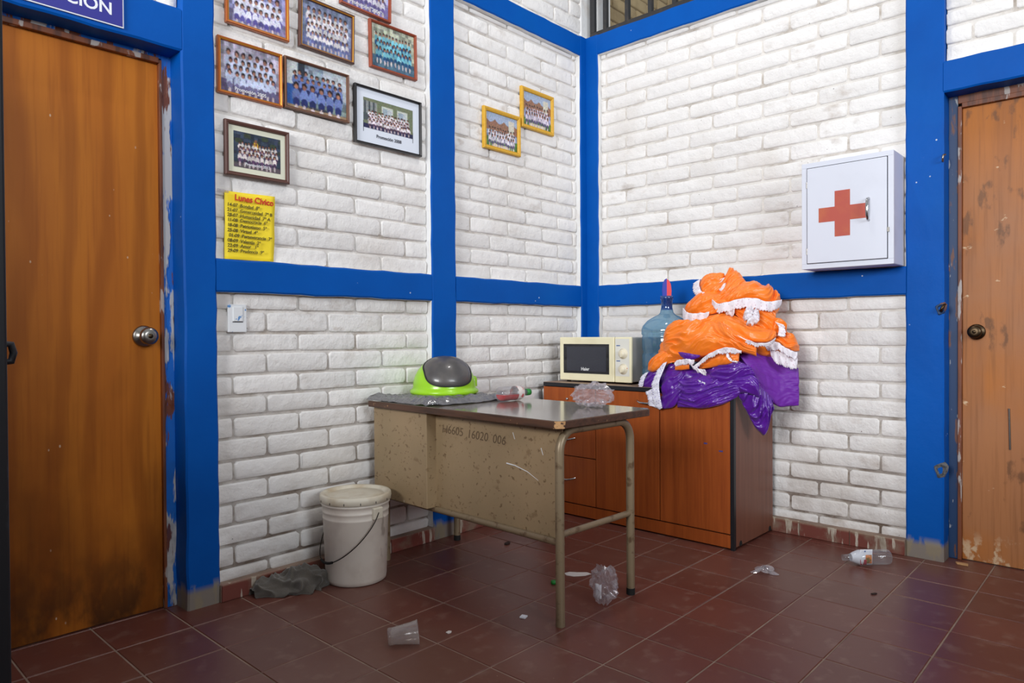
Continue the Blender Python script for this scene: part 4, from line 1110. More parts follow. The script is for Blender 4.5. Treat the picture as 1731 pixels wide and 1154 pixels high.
for s in (0, PI):
    a = HA+s
    mb = MB()
    mb.add([pol(0.139, a-0.17, 0.275), pol(0.139, a+0.17, 0.275), pol(0.141, a+0.17, 0.325), pol(0.141, a-0.17, 0.325),
            pol(0.154, a-0.15, 0.277), pol(0.154, a+0.15, 0.277), pol(0.155, a+0.15, 0.323), pol(0.155, a-0.15, 0.323)],
           [(0,1,2,3),(4,5,6,7),(0,1,5,4),(1,2,6,5),(2,3,7,6),(3,0,4,7)]); part('handle_ear', mb, 'bucket_lid', B, bevel=0.003)
path = []
for k in range(29):
    t_ = k/28; a = HA-PI*t_
    sag = math.sin(PI*t_)
    path.append(pol(0.154-0.005*sag, a, 0.305-0.205*(sag**0.8)+0.02*sag*math.cos(PI*t_)))
mb = MB(); mb.tube(path, 0.0022, 6); hd = part('wire_handle', mb, 'wire', B, label='thin dark wire handle')
mb = MB(); mb.tube(path[12:18], 0.0055, 8); part('handle_grip', mb, 'rubber', hd)

# ------------------------------------------------------------------ cloth helpers
def nz(x, y, z, s=1.0): return mnoise.noise(Vector((x*s, y*s, z*s)))
def resample(poly, n):
    P = np.array(poly, float); seg = np.r_[0, np.cumsum(np.linalg.norm(np.diff(P, axis=0), axis=1))]
    # Catmull-Rom through the points for a soft run
    t = np.linspace(0, seg[-1], n); out = []
    for q in t:
        i = min(max(np.searchsorted(seg, q)-1, 0), len(P)-2)
        u = (q-seg[i])/max(seg[i+1]-seg[i], 1e-9)
        p0 = P[max(i-1, 0)]; p1 = P[i]; p2 = P[i+1]; p3 = P[min(i+2, len(P)-1)]
        out.append(0.5*((2*p1)+(-p0+p2)*u+(2*p0-5*p1+4*p2-p3)*u*u+(-p0+3*p1-3*p2+p3)*u**3))
    return np.array(out)
OUT = np.array([-0.72, -0.42, 0.55]); OUT = OUT/np.linalg.norm(OUT)

def swag(top, bot, nu=64, nv=34, bulge=0.05, folds=5, amp=0.012, slant=0.0, seed=0, tuck=0.03, curl=0.0, out=None, fine=0.002):
    """a draped piece of cloth between an upper and a lower run (photo spot + depth each), swollen outward and folded"""
    nu, nv = int(nu*1.4), int(nv*1.4)
    A = resample([at(*p) for p in top], nu); Bm = resample([at(*p) for p in bot], nu)
    o = OUT if out is None else np.array(out)/np.linalg.norm(out)
    Lu = float(np.linalg.norm(np.diff((A+Bm)/2, axis=0), axis=1).sum()); Lv = float(np.linalg.norm(A-Bm, axis=1).mean())
    ang = math.atan2(-slant*Lv, Lu)
    rows = []
    for i in range(nv):
        v = i/(nv-1.0); row = []
        for j in range(nu):
            u = j/(nu-1.0)
            p = A[j]*(1-v)+Bm[j]*v
            e = (4*v*(1-v))**0.5*(4*u*(1-u))**0.35
            X, Y = u*Lu, v*Lv
            th = ang+0.75*nz(X*4+seed, Y*4, seed*1.3)
            al = X*math.cos(th)+Y*math.sin(th); ac = -X*math.sin(th)+Y*math.cos(th)+0.012*nz(X*15, Y*15, seed+2.0)
            k = max(folds, 2.8)*6.2
            n0 = nz(al*5+seed, ac*k, seed*0.7)
            n1 = nz(al*10+seed*3, ac*k*2.4, 4.2)
            n2 = nz(al*20+seed, ac*k*5.5, 8.1)
            rid = max(0.0, 1-abs(n0)*2.6)**1.5; ri1 = max(0.0, 1-abs(n1)*2.8)**1.5
            msk = 0.5+0.9*abs(nz(X*5+7, Y*5, seed+9)); ms2 = min(1.0, 0.35+1.4*abs(nz(X*7+2, Y*7, seed+5)))
            d = bulge*e-tuck*(1-e)+amp*(1.2*n0+0.75*(rid-0.35))*msk*min(1.0, e*1.8)+amp*(0.65*n1+0.75*(ri1-0.3))*ms2*min(1.0, e*1.8)+amp*0.20*n2*e
            d += fine*nz(u*11, v*9, seed+3.3)
            p = p+o*d
            row.append(p)
        rows.append(row)
    return rows

def lace_strip(run, width, drop, n=90, scal=0.007, seed=0, lift=0.004, waves=14):
    """lace edging following a run of photo spots; drop is the direction the lace hangs"""
    A = resample([at(*p) for p in run], n); dr = np.array(drop, float)/np.linalg.norm(drop)
    rows = []
    for i in range(7):
        v = i/6.0; row = []
        for j in range(n):
            u = j/(n-1.0)
            tp = min(1.0, 0.35+5.0*min(u, 1-u)); wv = (width*v*(1+0.12*nz(u*6, seed, 0)) + (scal*abs(math.sin(PI*waves*1.4*u)) if i >= 5 else 0))*tp
            p = A[j]+dr*wv+OUT*(lift+0.005*math.sin(u*waves*2.6+seed+1.5*nz(u*4, seed, 2.0))*v+0.007*nz(u*9+seed, v, 1.0)-0.007*v*v)
            row.append(p)
        rows.append(row)
    return rows
def cloth_part(name, rows, mat, parent, label=None, solid=0.0016):
    mb = MB(); mb.grid(rows)
    return part(name, mb, mat, parent, world=True, label=label, solid=solid, fix=False)
Z1 = lambda X, Y, d: (1070+X/5.77, 440+Y/5.77, d)     # spots read off an enlarged crop of the heap
Z2 = lambda X, Y, d: (1070+X/5.77, 560+Y/5.77, d)
def core(parent, blobs, mat, seed=0):
    """padding of the heap: bundled cloth under the visible folds"""
    for k, (c, r) in enumerate(blobs):
        mb = MB(); rows = []
        for i in range(17):
            th = PI*i/16; row = []
            for j in range(30):
                ph = 2*PI*j/30
                dv = np.array([math.sin(th)*math.cos(ph), math.sin(th)*math.sin(ph), math.cos(th)])
                f = 1+0.12*nz(dv[0]*2+seed+k, dv[1]*2, dv[2]*3)+0.05*math.sin(9*th+3*nz(dv[0]*2, dv[1]*2, k))
                row.append((c[0]+r[0]*dv[0]*f, c[1]+r[1]*dv[1]*f, max(c[2]+r[2]*dv[2]*f, 0.759)))
            rows.append(row)
        mb.grid(rows, closed=True); part('bundle', mb, mat, parent, world=True, merge=True)

# ------------------------------------------------------------------ costumes heaped on the cupboard
PU = thing('purple_costume', 'purple satin costume with white lace hanging over the cupboard front', 'clothing', (-0.30, -1.0, 0.7582), group=None)
core(PU, [((-0.25, -1.03, 0.83), (0.19, 0.15, 0.085)), ((-0.30, -1.12, 0.84), (0.15, 0.12, 0.09)), ((-0.415, -0.88, 0.81), (0.045, 0.12, 0.06))], 'purple_satin', 3)
cloth_part('front_drape', swag([Z2(430, 400, -.44), Z2(600, 395, -.44), Z2(800, 400, -.44), Z2(1000, 395, -.43), Z2(1200, 420, -.42)],
    [Z2(430, 740, -.485), Z2(560, 745, -.49), Z2(680, 752, -.49), Z2(860, 715, -.485), Z2(1010, 640, -.475)], 80, 44, 0.035, 4.5, 0.020, -0.55, 1, 0.01, out=(-1, -.25, .15)), 'purple_satin', PU)
cloth_part('sleeve', swag([Z2(300, 330, -.43), Z2(380, 310, -.43), Z2(460, 340, -.43), Z2(530, 400, -.44)],
    [Z2(265, 735, -.49), Z2(300, 752, -.49), Z2(390, 735, -.49), Z2(480, 640, -.48)], 60, 50, 0.03, 2.2, 0.022, 1.5, 2, 0.01, out=(-1, -.3, .2)), 'purple_satin', PU)
cloth_part('twist_fold', swag([Z2(740, 400, -.43), Z2(800, 335, -.42), Z2(900, 320, -.42), Z2(1010, 310, -.41), Z2(1120, 350, -.40)],
    [Z2(740, 470, -.46), Z2(800, 540, -.47), Z2(930, 520, -.47), Z2(1060, 450, -.46), Z2(1200, 420, -.45)], 56, 36, 0.05, 2.4, 0.024, 0.7, 4, 0.02), 'purple_satin', PU)
cloth_part('twist_fold', swag([Z2(900, 470, -.45), Z2(1050, 440, -.45), Z2(1150, 420, -.44), Z2(1230, 470, -.42)],
    [Z2(930, 560, -.47), Z2(1050, 590, -.47), Z2(1150, 600, -.46), Z2(1240, 640, -.44)], 50, 30, 0.03, 2.6, 0.018, -0.5, 5, 0.015), 'purple_satin', PU)
cloth_part('left_end', swag([Z2(140, 400, -.42), Z2(200, 370, -.42), Z2(260, 370, -.43)], [Z2(85, 545, -.44), Z2(150, 552, -.45), Z2(230, 560, -.455)], 30, 24, 0.03, 2, 0.012, 0.8, 6, 0.01), 'purple_satin', PU)
cloth_part('lace_trim', lace_strip([Z2(330, 300, -.47), Z2(290, 400, -.495), Z2(255, 500, -.505), Z2(262, 620, -.51), Z2(285, 750, -.51)], 0.040, (0, 0.9, -0.25), 90, seed=1, waves=16), 'purple_lace', PU, 'white lace edging on the purple sleeve')
cloth_part('lace_trim', lace_strip([Z2(215, 560, -.49), Z2(240, 640, -.505), Z2(262, 740, -.505)], 0.055, (0, 0.95, -0.1), 50, seed=2, waves=8), 'purple_lace', PU)
cloth_part('lace_trim', lace_strip([Z2(150, 400, -.44), Z2(115, 460, -.455), Z2(95, 540, -.46)], 0.024, (0, 1, -0.1), 40, seed=3, waves=6), 'purple_lace', PU)
cloth_part('lace_trim', lace_strip([Z2(635, 475, -.485), Z2(690, 500, -.487), Z2(760, 512, -.487)], 0.018, (0, -.1, -1), 40, seed=4, waves=6), 'purple_lace', PU)

PS = thing('purple_skirt', 'purple skirt panel hanging over the right end of the cupboard', 'clothing', (-0.20, -1.25, 0.7582))
core(PS, [((-0.18, -1.15, 0.86), (0.13, 0.12, 0.10))], 'purple_plain', 8)
cloth_part('skirt_panel', swag([Z2(1040, 240, -.38), Z2(1100, 190, -.34), Z2(1220, 180, -.27), Z2(1340, 215, -.22), Z2(1470, 290, -.19), Z2(1612, 360, -.17)],
    [Z2(1235, 520, -.36), Z2(1290, 640, -.33), Z2(1350, 690, -.29), Z2(1430, 735, -.24), Z2(1520, 730, -.20), Z2(1615, 722, -.17)], 70, 44, 0.022, 1.3, 0.006, 0.5, 11, 0.0, out=(-.6, -.75, .2), fine=0.003), 'purple_plain', PS)
cloth_part('hanging_tail', swag([Z2(1010, 600, -.46), Z2(1080, 545, -.45), Z2(1180, 500, -.42), Z2(1260, 560, -.37), Z2(1350, 655, -.31)],
    [Z2(1165, 890, -.40), Z2(1195, 940, -.385), Z2(1240, 985, -.36), Z2(1285, 1000, -.34), Z2(1345, 790, -.31)], 60, 52, 0.03, 3.6, 0.028, 2.6, 12, 0.0, out=(-.6, -.8, .1)), 'purple_satin', PS)

OR = thing('orange_costume', 'lower orange satin costume with lace, on top of the purple one', 'clothing', (-0.28, -1.0, 0.86))
core(OR, [((-0.27, -1.02, 0.98), (0.15, 0.14, 0.12)), ((-0.41, -0.90, 0.95), (0.04, 0.13, 0.07)), ((-0.22, -1.12, 1.00), (0.14, 0.14, 0.13)), ((-0.22, -1.25, 0.98), (0.09, 0.08, 0.07))], 'orange_satin', 13)
cloth_part('main_fold', swag([Z1(300, 720, -.415), Z1(345, 635, -.41), Z1(440, 590, -.40), Z1(600, 590, -.395), Z1(800, 600, -.38), Z1(960, 690, -.36), Z1(1120, 790, -.36), Z1(1205, 850, -.37)],
    [Z1(285, 930, -.42), Z1(330, 975, -.44), Z1(440, 970, -.44), Z1(560, 955, -.45), Z1(720, 925, -.45), Z1(900, 865, -.44), Z1(1080, 890, -.42), Z1(1205, 925, -.40)], 96, 50, 0.065, 3.6, 0.026, 0.9, 21, 0.01), 'orange_satin', OR)
cloth_part('sleeve_end', swag([Z1(150, 1000, -.44), Z1(190, 945, -.425), Z1(260, 905, -.42), Z1(330, 890, -.42), Z1(460, 950, -.42)],
    [Z1(145, 1060, -.45), Z1(190, 1082, -.46), Z1(270, 1060, -.46), Z1(350, 1000, -.45), Z1(460, 975, -.44)], 44, 26, 0.03, 3.4, 0.020, 1.2, 22, 0.008), 'orange_satin', OR)
cloth_part('purple_peek', swag([Z1(440, 895, -.47), Z1(500, 900, -.475), Z1(580, 915, -.475), Z1(655, 925, -.47)], [Z1(460, 925, -.475), Z1(510, 960, -.48), Z1(580, 965, -.48), Z1(650, 940, -.475)], 30, 14, 0.016, 1.2, 0.006, 0.3, 23, 0.002), 'purple_satin', OR)
cloth_part('inner_fold', swag([Z1(650, 1000, -.44), Z1(740, 930, -.44), Z1(850, 880, -.43), Z1(960, 870, -.42), Z1(1040, 890, -.41)],
    [Z1(640, 1060, -.45), Z1(740, 1050, -.45), Z1(850, 1030, -.45), Z1(960, 1010, -.44), Z1(1030, 1000, -.43)], 50, 28, 0.03, 2.2, 0.016, 0.8, 24, 0.0), 'orange_satin', OR)
cloth_part('inner_fold', swag([Z1(410, 1010, -.46), Z1(480, 985, -.46), Z1(550, 1000, -.46)], [Z1(410, 1070, -.465), Z1(480, 1070, -.47), Z1(550, 1060, -.47)], 26, 16, 0.012, 1.5, 0.006, 0.3, 25, 0.0), 'orange_satin', OR)
cloth_part('lace_trim', lace_strip([Z1(590, 1040, -.49), Z1(650, 985, -.495), Z1(740, 915, -.50), Z1(850, 865, -.50), Z1(960, 855, -.49), Z1(1060, 885, -.47)], 0.018, (0, 0.2, -1), 80, seed=5, waves=14), 'lace', OR, 'white lace edging on the orange cloth')
cloth_part('lace_trim', lace_strip([Z1(405, 1000, -.48), Z1(440, 975, -.48), Z1(530, 965, -.485), Z1(600, 975, -.485)], 0.020, (0, 0.1, -1), 50, seed=6, waves=8), 'lace', OR)
cloth_part('lace_trim', lace_strip([Z1(530, 965, -.49), Z1(560, 1010, -.495), Z1(620, 1050, -.495), Z1(700, 1070, -.495)], 0.026, (0, -0.5, -0.6), 50, seed=7, waves=8), 'lace', OR)
cloth_part('lace_trim', lace_strip([Z1(910, 900, -.485), Z1(915, 950, -.49), Z1(960, 990, -.49), Z1(1010, 1000, -.485)], 0.010, (0, -0.8, 0.4), 40, seed=8, waves=6), 'lace', OR)
cloth_part('right_fold', swag([Z1(1385, 560, -.24), Z1(1450, 575, -.22), Z1(1495, 640, -.20), Z1(1490, 700, -.20), Z1(1560, 740, -.18), Z1(1615, 830, -.16)],
    [Z1(1340, 790, -.28), Z1(1400, 800, -.27), Z1(1450, 830, -.26), Z1(1500, 860, -.25), Z1(1560, 885, -.23), Z1(1622, 885, -.18)], 56, 34, 0.03, 3.4, 0.024, 0.9, 26, 0.0), 'orange_satin', OR)
cloth_part('lace_trim', lace_strip([Z1(1290, 820, -.30), Z1(1400, 800, -.30), Z1(1480, 850, -.29), Z1(1560, 890, -.27), Z1(1600, 900, -.25)], 0.030, (-.1, -0.2, -1), 70, seed=9, waves=12), 'lace', OR)
cloth_part('lace_trim', lace_strip([Z1(1335, 870, -.285), Z1(1420, 890, -.28), Z1(1500, 920, -.265), Z1(1595, 930, -.24)], 0.060, (-.05, -0.25, -1), 70, seed=10, waves=11), 'lace', OR)

OU = thing('orange_blouse', 'upper orange satin blouse with wide lace, at the top of the heap', 'clothing', (-0.20, -1.05, 1.10))
core(OU, [((-0.17, -1.02, 1.17), (0.12, 0.14, 0.11)), ((-0.15, -1.17, 1.16), (0.10, 0.11, 0.10)), ((-0.16, -1.06, 1.26), (0.07, 0.07, 0.06))], 'orange_satin', 33)
cloth_part('waistband', swag([Z1(560, 600, -.36), Z1(700, 560, -.34), Z1(800, 530, -.32), Z1(900, 520, -.31), Z1(1060, 580, -.31), Z1(1220, 660, -.30), Z1(1395, 695, -.26)],
    [Z1(700, 640, -.39), Z1(820, 640, -.39), Z1(920, 660, -.39), Z1(1040, 740, -.39), Z1(1180, 795, -.38), Z1(1310, 800, -.35), Z1(1400, 740, -.30)], 84, 34, 0.035, 2.4, 0.010, 0.35, 31, 0.0), 'orange_satin', OU)
cloth_part('shoulder', swag([Z1(500, 470, -.30), Z1(560, 400, -.27), Z1(640, 340, -.24), Z1(760, 320, -.22), Z1(900, 330, -.20)],
    [Z1(520, 530, -.35), Z1(620, 530, -.36), Z1(740, 520, -.36), Z1(850, 500, -.35), Z1(1000, 500, -.33)], 54, 34, 0.05, 3.6, 0.026, 0.8, 32, 0.01), 'orange_satin', OU)
cloth_part('top_flap', swag([Z1(640, 220, -.20), Z1(690, 160, -.18), Z1(780, 140, -.17), Z1(890, 132, -.16)],
    [Z1(670, 320, -.27), Z1(740, 325, -.27), Z1(830, 320, -.26), Z1(920, 260, -.24)], 44, 28, 0.035, 3.6, 0.024, 0.8, 34, 0.005), 'orange_satin', OU)
cloth_part('peak', swag([Z1(905, 160, -.18), Z1(945, 82, -.15), Z1(1000, 110, -.14), Z1(1050, 160, -.14), Z1(1085, 215, -.14)],
    [Z1(790, 370, -.28), Z1(860, 360, -.28), Z1(940, 330, -.27), Z1(1030, 300, -.26), Z1(1120, 290, -.22)], 46, 36, 0.03, 3.4, 0.028, 1.6, 35, 0.0), 'orange_satin', OU)
cloth_part('ruffle', swag([Z1(775, 385, -.27), Z1(880, 330, -.24), Z1(980, 290, -.21), Z1(1080, 225, -.18), Z1(1180, 225, -.15), Z1(1290, 250, -.13), Z1(1370, 290, -.12), Z1(1440, 380, -.12)],
    [Z1(790, 420, -.31), Z1(880, 435, -.32), Z1(980, 400, -.32), Z1(1080, 380, -.31), Z1(1180, 375, -.29), Z1(1290, 410, -.26), Z1(1370, 415, -.22), Z1(1440, 395, -.17)], 88, 34, 0.045, 3.6, 0.028, 3.2, 36, 0.005), 'orange_satin', OU)
cloth_part('under_fold', swag([Z1(960, 460, -.29), Z1(1080, 430, -.28), Z1(1200, 420, -.26), Z1(1390, 440, -.20)],
    [Z1(1000, 530, -.32), Z1(1120, 610, -.32), Z1(1250, 660, -.30), Z1(1395, 690, -.25)], 56, 34, 0.02, 3.6, 0.022, -0.9, 37, 0.0), 'orange_satin', OU)
cloth_part('lace_trim', lace_strip([Z1(770, 385, -.345), Z1(830, 425, -.355), Z1(930, 405, -.355), Z1(1060, 375, -.345), Z1(1200, 375, -.32), Z1(1300, 405, -.29), Z1(1400, 395, -.24), Z1(1450, 385, -.20)], 0.040, (-.1, -.05, -1), 110, seed=11, waves=18), 'lace', OU, 'wide white lace hem across the top')
cloth_part('lace_trim', lace_strip([Z1(655, 185, -.225), Z1(645, 240, -.25), Z1(665, 300, -.275), Z1(700, 320, -.28)], 0.034, (0, 1, -0.35), 50, seed=12, waves=8), 'lace', OU)
cloth_part('lace_trim', lace_strip([Z1(900, 170, -.21), Z1(905, 230, -.25), Z1(900, 295, -.28)], 0.030, (0, 1, -0.1), 40, seed=13, waves=6), 'lace', OU)
cloth_part('lace_trim', lace_strip([Z1(490, 465, -.345), Z1(530, 510, -.37), Z1(620, 520, -.38), Z1(745, 505, -.38)], 0.040, (0, 0.2, -1), 70, seed=14, waves=10), 'lace', OU)
cloth_part('lace_trim', lace_strip([Z1(900, 455, -.345), Z1(950, 470, -.35), Z1(990, 480, -.35)], 0.028, (0, 0, -1), 30, seed=15, waves=5), 'lace', OU)
cloth_part('lace_trim', lace_strip([Z1(910, 660, -.425), Z1(1040, 745, -.43), Z1(1180, 800, -.42), Z1(1310, 808, -.39), Z1(1390, 760, -.35)], 0.009, (0, 0, -1), 80, seed=16, waves=16), 'lace', OU)
cloth_part('lace_trim', lace_strip([Z1(1385, 600, -.27), Z1(1420, 660, -.275), Z1(1410, 740, -.29)], 0.030, (0, -1, -0.2), 40, seed=17, waves=6), 'lace', OU)
# gathered lace rosette
mb = MB(); c0 = at(*Z1(1165, 545, -.375)); ctr = []
for i in range(9):
    rr = 0.002+0.036*i/8; row = []
    for k in range(64):
        a = 2*PI*k/64
        ax = CR*math.cos(a)+CU*math.sin(a)
        row.append(c0+ax*rr*(1+0.7*nz(math.cos(a)*2.2, math.sin(a)*2.2, 4.0))+OUT*(0.026*nz(math.cos(a)*3.5, math.sin(a)*3.5, i*0.45)*i/8*1.8+0.002*math.sin(17*a+i)*i/8-0.010*(i/8)**2+0.012))
    ctr.append(row)
mb.grid(ctr, closed=True); part('lace_rosette', mb, 'lace', OU, world=True, solid=0.0015, fix=False, label='gathered white lace rosette')

# ------------------------------------------------------------------ lid of a swing bin on the desk, grey bag under it
def DP(x, y): 
    a = -0.035
    return (-1.757+x*math.cos(a)-y*math.sin(a), -1.185+x*math.sin(a)+y*math.cos(a))
LZ = 0.763
lid = thing('bin_lid', 'lime green dome bin lid with dark grey swing flap, on the desk', 'lid', (-1.370, -0.163, LZ))
RA, HH = 0.150, 0.168
mb = MB()
prof = [(0.158, -0.004), (0.164, 0.0), (0.164, 0.012), (0.157, 0.016), (0.152, 0.022)]
for k in range(0, 19):
    a = PI/2*k/18
    prof.append((RA*math.cos(a)**0.92+0.0, 0.026+(HH-0.026)*math.sin(a)**1.0))
mb.lathe(prof, 64); part('dome', mb, 'lime', lid)
VA = math.atan2(CAM[1]+0.163, CAM[0]+1.370)      # towards the viewer
fc = VA+0.22
def dome_pt(az, el, off):
    c = math.cos(el)**0.92; s = math.sin(el)
    return np.array([(RA*c+off*math.cos(el))*math.cos(az), (RA*c+off*math.cos(el))*math.sin(az), 0.026+(HH-0.026)*s+off*s])
rows = []
def sphdir(s, t):
    # s: sideways angle, t: along the flap from the front rim over the top
    el = t; 
    v = Vector((math.cos(el)*math.cos(0), 0, math.sin(el)))
    q = Vector((v.x*math.cos(s)-0*math.sin(s), math.sin(s), v.z*math.cos(s)))
    q.x = math.cos(el)*math.cos(s)
    ca, sa = math.cos(fc), math.sin(fc)
    return Vector((q.x*ca-q.y*sa, q.x*sa+q.y*ca, q.z)).normalized()
def flap_rows(scale, off, edge):
    R_ = []
    for i in range(25):
        r_ = i/24.0
        row = []
        for k in range(56):
            a = 2*PI*k/56
            n_ = 3.2
            cx = math.copysign(abs(math.cos(a))**(2/n_), math.cos(a)); cy = math.copysign(abs(math.sin(a))**(2/n_), math.sin(a))
            s = cx*r_*0.80*scale; t = 0.84+cy*r_*0.76*scale
            v = sphdir(s, t)
            el = math.asin(max(-1, min(1, v.z))); az = math.atan2(v.y, v.x)
            row.append(dome_pt(az, max(el, 0.02), off*(1-edge*(r_**10))))
        R_.append(row)
    return R_
mb = MB(); mb.grid(flap_rows(1.0, 0.009, 0.8), closed=True); fl = part('swing_flap', mb, 'flap_grey', lid, label='dark grey swing flap')
mb = MB(); rw = flap_rows(1.0, 0.0035, 0.0)[-1]; mb.tube([tuple(p) for p in rw]+[tuple(rw[0])], 0.0035, 6, caps=False); part('flap_seal', mb, 'flap_seal', lid)
mb = MB()
for s in (1,):
    q = dome_pt(VA+1.75, 0.25, 0.0)
    mb.lathe([(0.0, 0.012), (0.012, 0.010), (0.020, 0.0), (0.020, -0.03)], 16)
    mb.v = [(q[0]+x*0.8, q[1]+y*0.8, q[2]+z*1.2) for x, y, z in mb.v]
part('pivot_boss', mb, 'lime', lid)

gb = thing('grey_plastic_bag', 'crumpled grey plastic bag spread under the green lid', 'bag', (-1.48, -0.22, 0.7405))
rows = []
for i in range(60):
    v = i/59.0; row = []
    for j in range(60):
        u = j/59.0
        # u along desk depth (front to back), v along desk length from the wall to the right
        x, y = DP(-0.006+0.50*u, 1.165-0.440*v-0.04*math.sin(PI*u)*v+0.10*v*(u-0.5)*0.0)
        e = min(u, 1-u, v+0.05, 1-v)*9
        e = min(1, max(0, e))
        # right rim is folded into a thick roll, front rim crumples over the desk edge
        roll = math.exp(-((v-0.93)/0.05)**2)*0.016
        cr = 0.016*abs(nz(u*6, v*5, 1.0))+0.010*abs(nz(u*14+3, v*12, 2.0))+0.005*nz(u*30, v*26, 4.0)
        fr = math.exp(-((u-0.06)/0.07)**2)*(0.012+0.014*abs(nz(v*9, u*3, 7.0)))
        z = 0.742+0.012*e+(cr+roll+fr)*(0.35+0.65*e)
        d = math.hypot(x+1.370, y+0.163)
        if d < 0.185: z = min(z, LZ-0.006+max(0, d-0.165)*0.6)
        row.append((x+0.004*nz(u*9, v*9, 9), min(y+0.004*nz(u*9, v*9, 12), -0.006), z))
    rows.append(row)
mb = MB(); mb.grid(rows); part('bag_sheet', mb, 'grey_bag', gb, world=True, solid=0.001, fix=False)
mb = MB()
x0, y0 = DP(0.42, 1.14); pts = [DP(0.06, 1.14), DP(0.50, 1.13), DP(0.49, 0.76), DP(0.10, 0.74)]
mb.prism(pts, 0.7408, 0.7475, 'xy'); part('dark_lining', mb, 'flap_grey', gb, world=True)

# ------------------------------------------------------------------ bottles
def bottle_profile(L, r):
    return [(0.0, 0.004), (r*0.75, 0.0), (r*0.95, 0.006), (r, 0.016), (r, L*0.30), (r*0.95, L*0.32), (r, L*0.34), (r, L*0.60), (r*0.97, L*0.66), (r*0.72, L*0.76), (r*0.45, L*0.85), (r*0.40, L*0.90), (r*0.40, L*0.985), (r*0.36, L*0.985)]
def aim(o, d, roll=0.0):
    q = Vector(d).normalized().to_track_quat('Z', 'Y'); o.rotation_euler = q.to_euler()
jb = thing('juice_bottle', 'clear plastic bottle with red juice lying on the desk', 'bottle', (-1.392, -0.545, 0.7412+0.033))
r0, L0 = 0.032, 0.185
jdir = Vector((1.0, -0.10, 0.0)).normalized()
aim(jb, jdir)
mb = MB(); mb.lathe(bottle_profile(L0, r0), 28); part('bottle', mb, 'clear_bottle', jb)
mb = MB(); mb.lathe([(r0*1.012, L0*0.52), (r0*1.015, L0*0.56), (r0*1.0, L0*0.66), (r0*0.80, L0*0.745)], 28); part('label', mb, 'label_print', jb)
mb = MB(); mb.lathe([(0.0, L0+0.004), (r0*0.46, L0+0.004), (r0*0.48, L0-0.004), (r0*0.48, L0-0.020), (r0*0.40, L0-0.020)], 20); part('cap', mb, 'cap_green', jb)
# juice pooled along the lower side of the lying bottle
jb_inv = jb.rotation_euler.to_matrix().inverted()
dn = jb_inv @ Vector((0, 0, -1)); sd = jb_inv @ Vector((-jdir.y, jdir.x, 0))
mb = MB(); rows = []
for i in range(16):
    h = 0.008+(L0*0.60-0.008)*i/15; rr = (r0-0.0015)*(0.8 if i in (0, 15) else 1.0); row = []
    a0 = 1.45
    for k in range(13):
        a = -a0+2*a0*k/12; row.append(tuple(dn*rr*math.cos(a)+sd*rr*math.sin(a)+Vector((0, 0, h))))
    row.append(tuple(dn*rr*math.cos(a0)+sd*rr*math.sin(-a0)*0.99+Vector((0, 0, h))))
    rows.append(row)
mb.grid(rows); mb.poly(rows[0]); mb.poly(rows[-1]); part('red_juice', mb, 'juice', jb)

fb = thing('empty_bottle', 'empty clear plastic bottle with printed label lying on the floor', 'bottle', (-0.188, -1.806, 0.0345))
r1, L1 = 0.0335, 0.215
bd = Vector((-0.62, 0.64, 0.0)).normalized()
aim(fb, bd)
mb = MB(); mb.lathe(bottle_profile(L1, r1), 28); part('bottle', mb, 'clear_bottle', fb)
inv = fb.rotation_euler.to_matrix().inverted()
up = inv @ Vector((0, 0, 1)); sd = inv @ Vector((bd.y, -bd.x, 0))
tv = inv @ Vector((CAM[0]+0.2, CAM[1]+1.8, 0)).normalized()
def band(h0, h1, a0, a1, rr):
    rows = []
    for i in range(5):
        h = h0+(h1-h0)*i/4
        rows.append([tuple(up*rr*math.cos(a0+(a1-a0)*k/16)+tv*rr*math.sin(a0+(a1-a0)*k/16)+Vector((0, 0, h))) for k in range(17)])
    mb = MB(); mb.grid(rows); return mb
part('label', band(L1*0.36, L1*0.62, -1.2, 2.8, r1*1.015), 'label_white', fb)
part('label_picture', band(L1*0.37, L1*0.50, 1.0, 2.2, r1*1.03), 'label_orange', fb)
part('label_corner', band(L1*0.48, L1*0.61, 1.6, 2.5, r1*1.035), 'label_red', fb)
part('label_mark', band(L1*0.50, L1*0.53, 0.35, 0.6, r1*1.03), 'print_blue', fb)
mb = MB(); mb.lathe([(r1*0.99, L1*0.62), (r1*0.95, L1*0.66), (r1*0.70, L1*0.765), (r1*0.5, L1*0.82)], 28); part('shoulder_sleeve', mb, 'label_white', fb)

# ------------------------------------------------------------------ plastic cup
cp = thing('plastic_cup', 'clear plastic cup lying on the tiles in front', 'cup', (-2.190, -0.795, 0.030))
cdir = Vector((0.76, -0.62, 0.10)).normalized(); aim(cp, cdir)
mb = MB(); mb.lathe([(0.0, 0.003), (0.026, 0.0), (0.0275, 0.002), (0.0285, 0.014), (0.0275, 0.016), (0.036, 0.082), (0.0375, 0.084), (0.0385, 0.096), (0.041, 0.099), (0.0405, 0.101), (0.0375, 0.098), (0.035, 0.082), (0.0265, 0.014), (0.0, 0.008)], 36)
part('cup_wall', mb, 'clear_cup', cp)

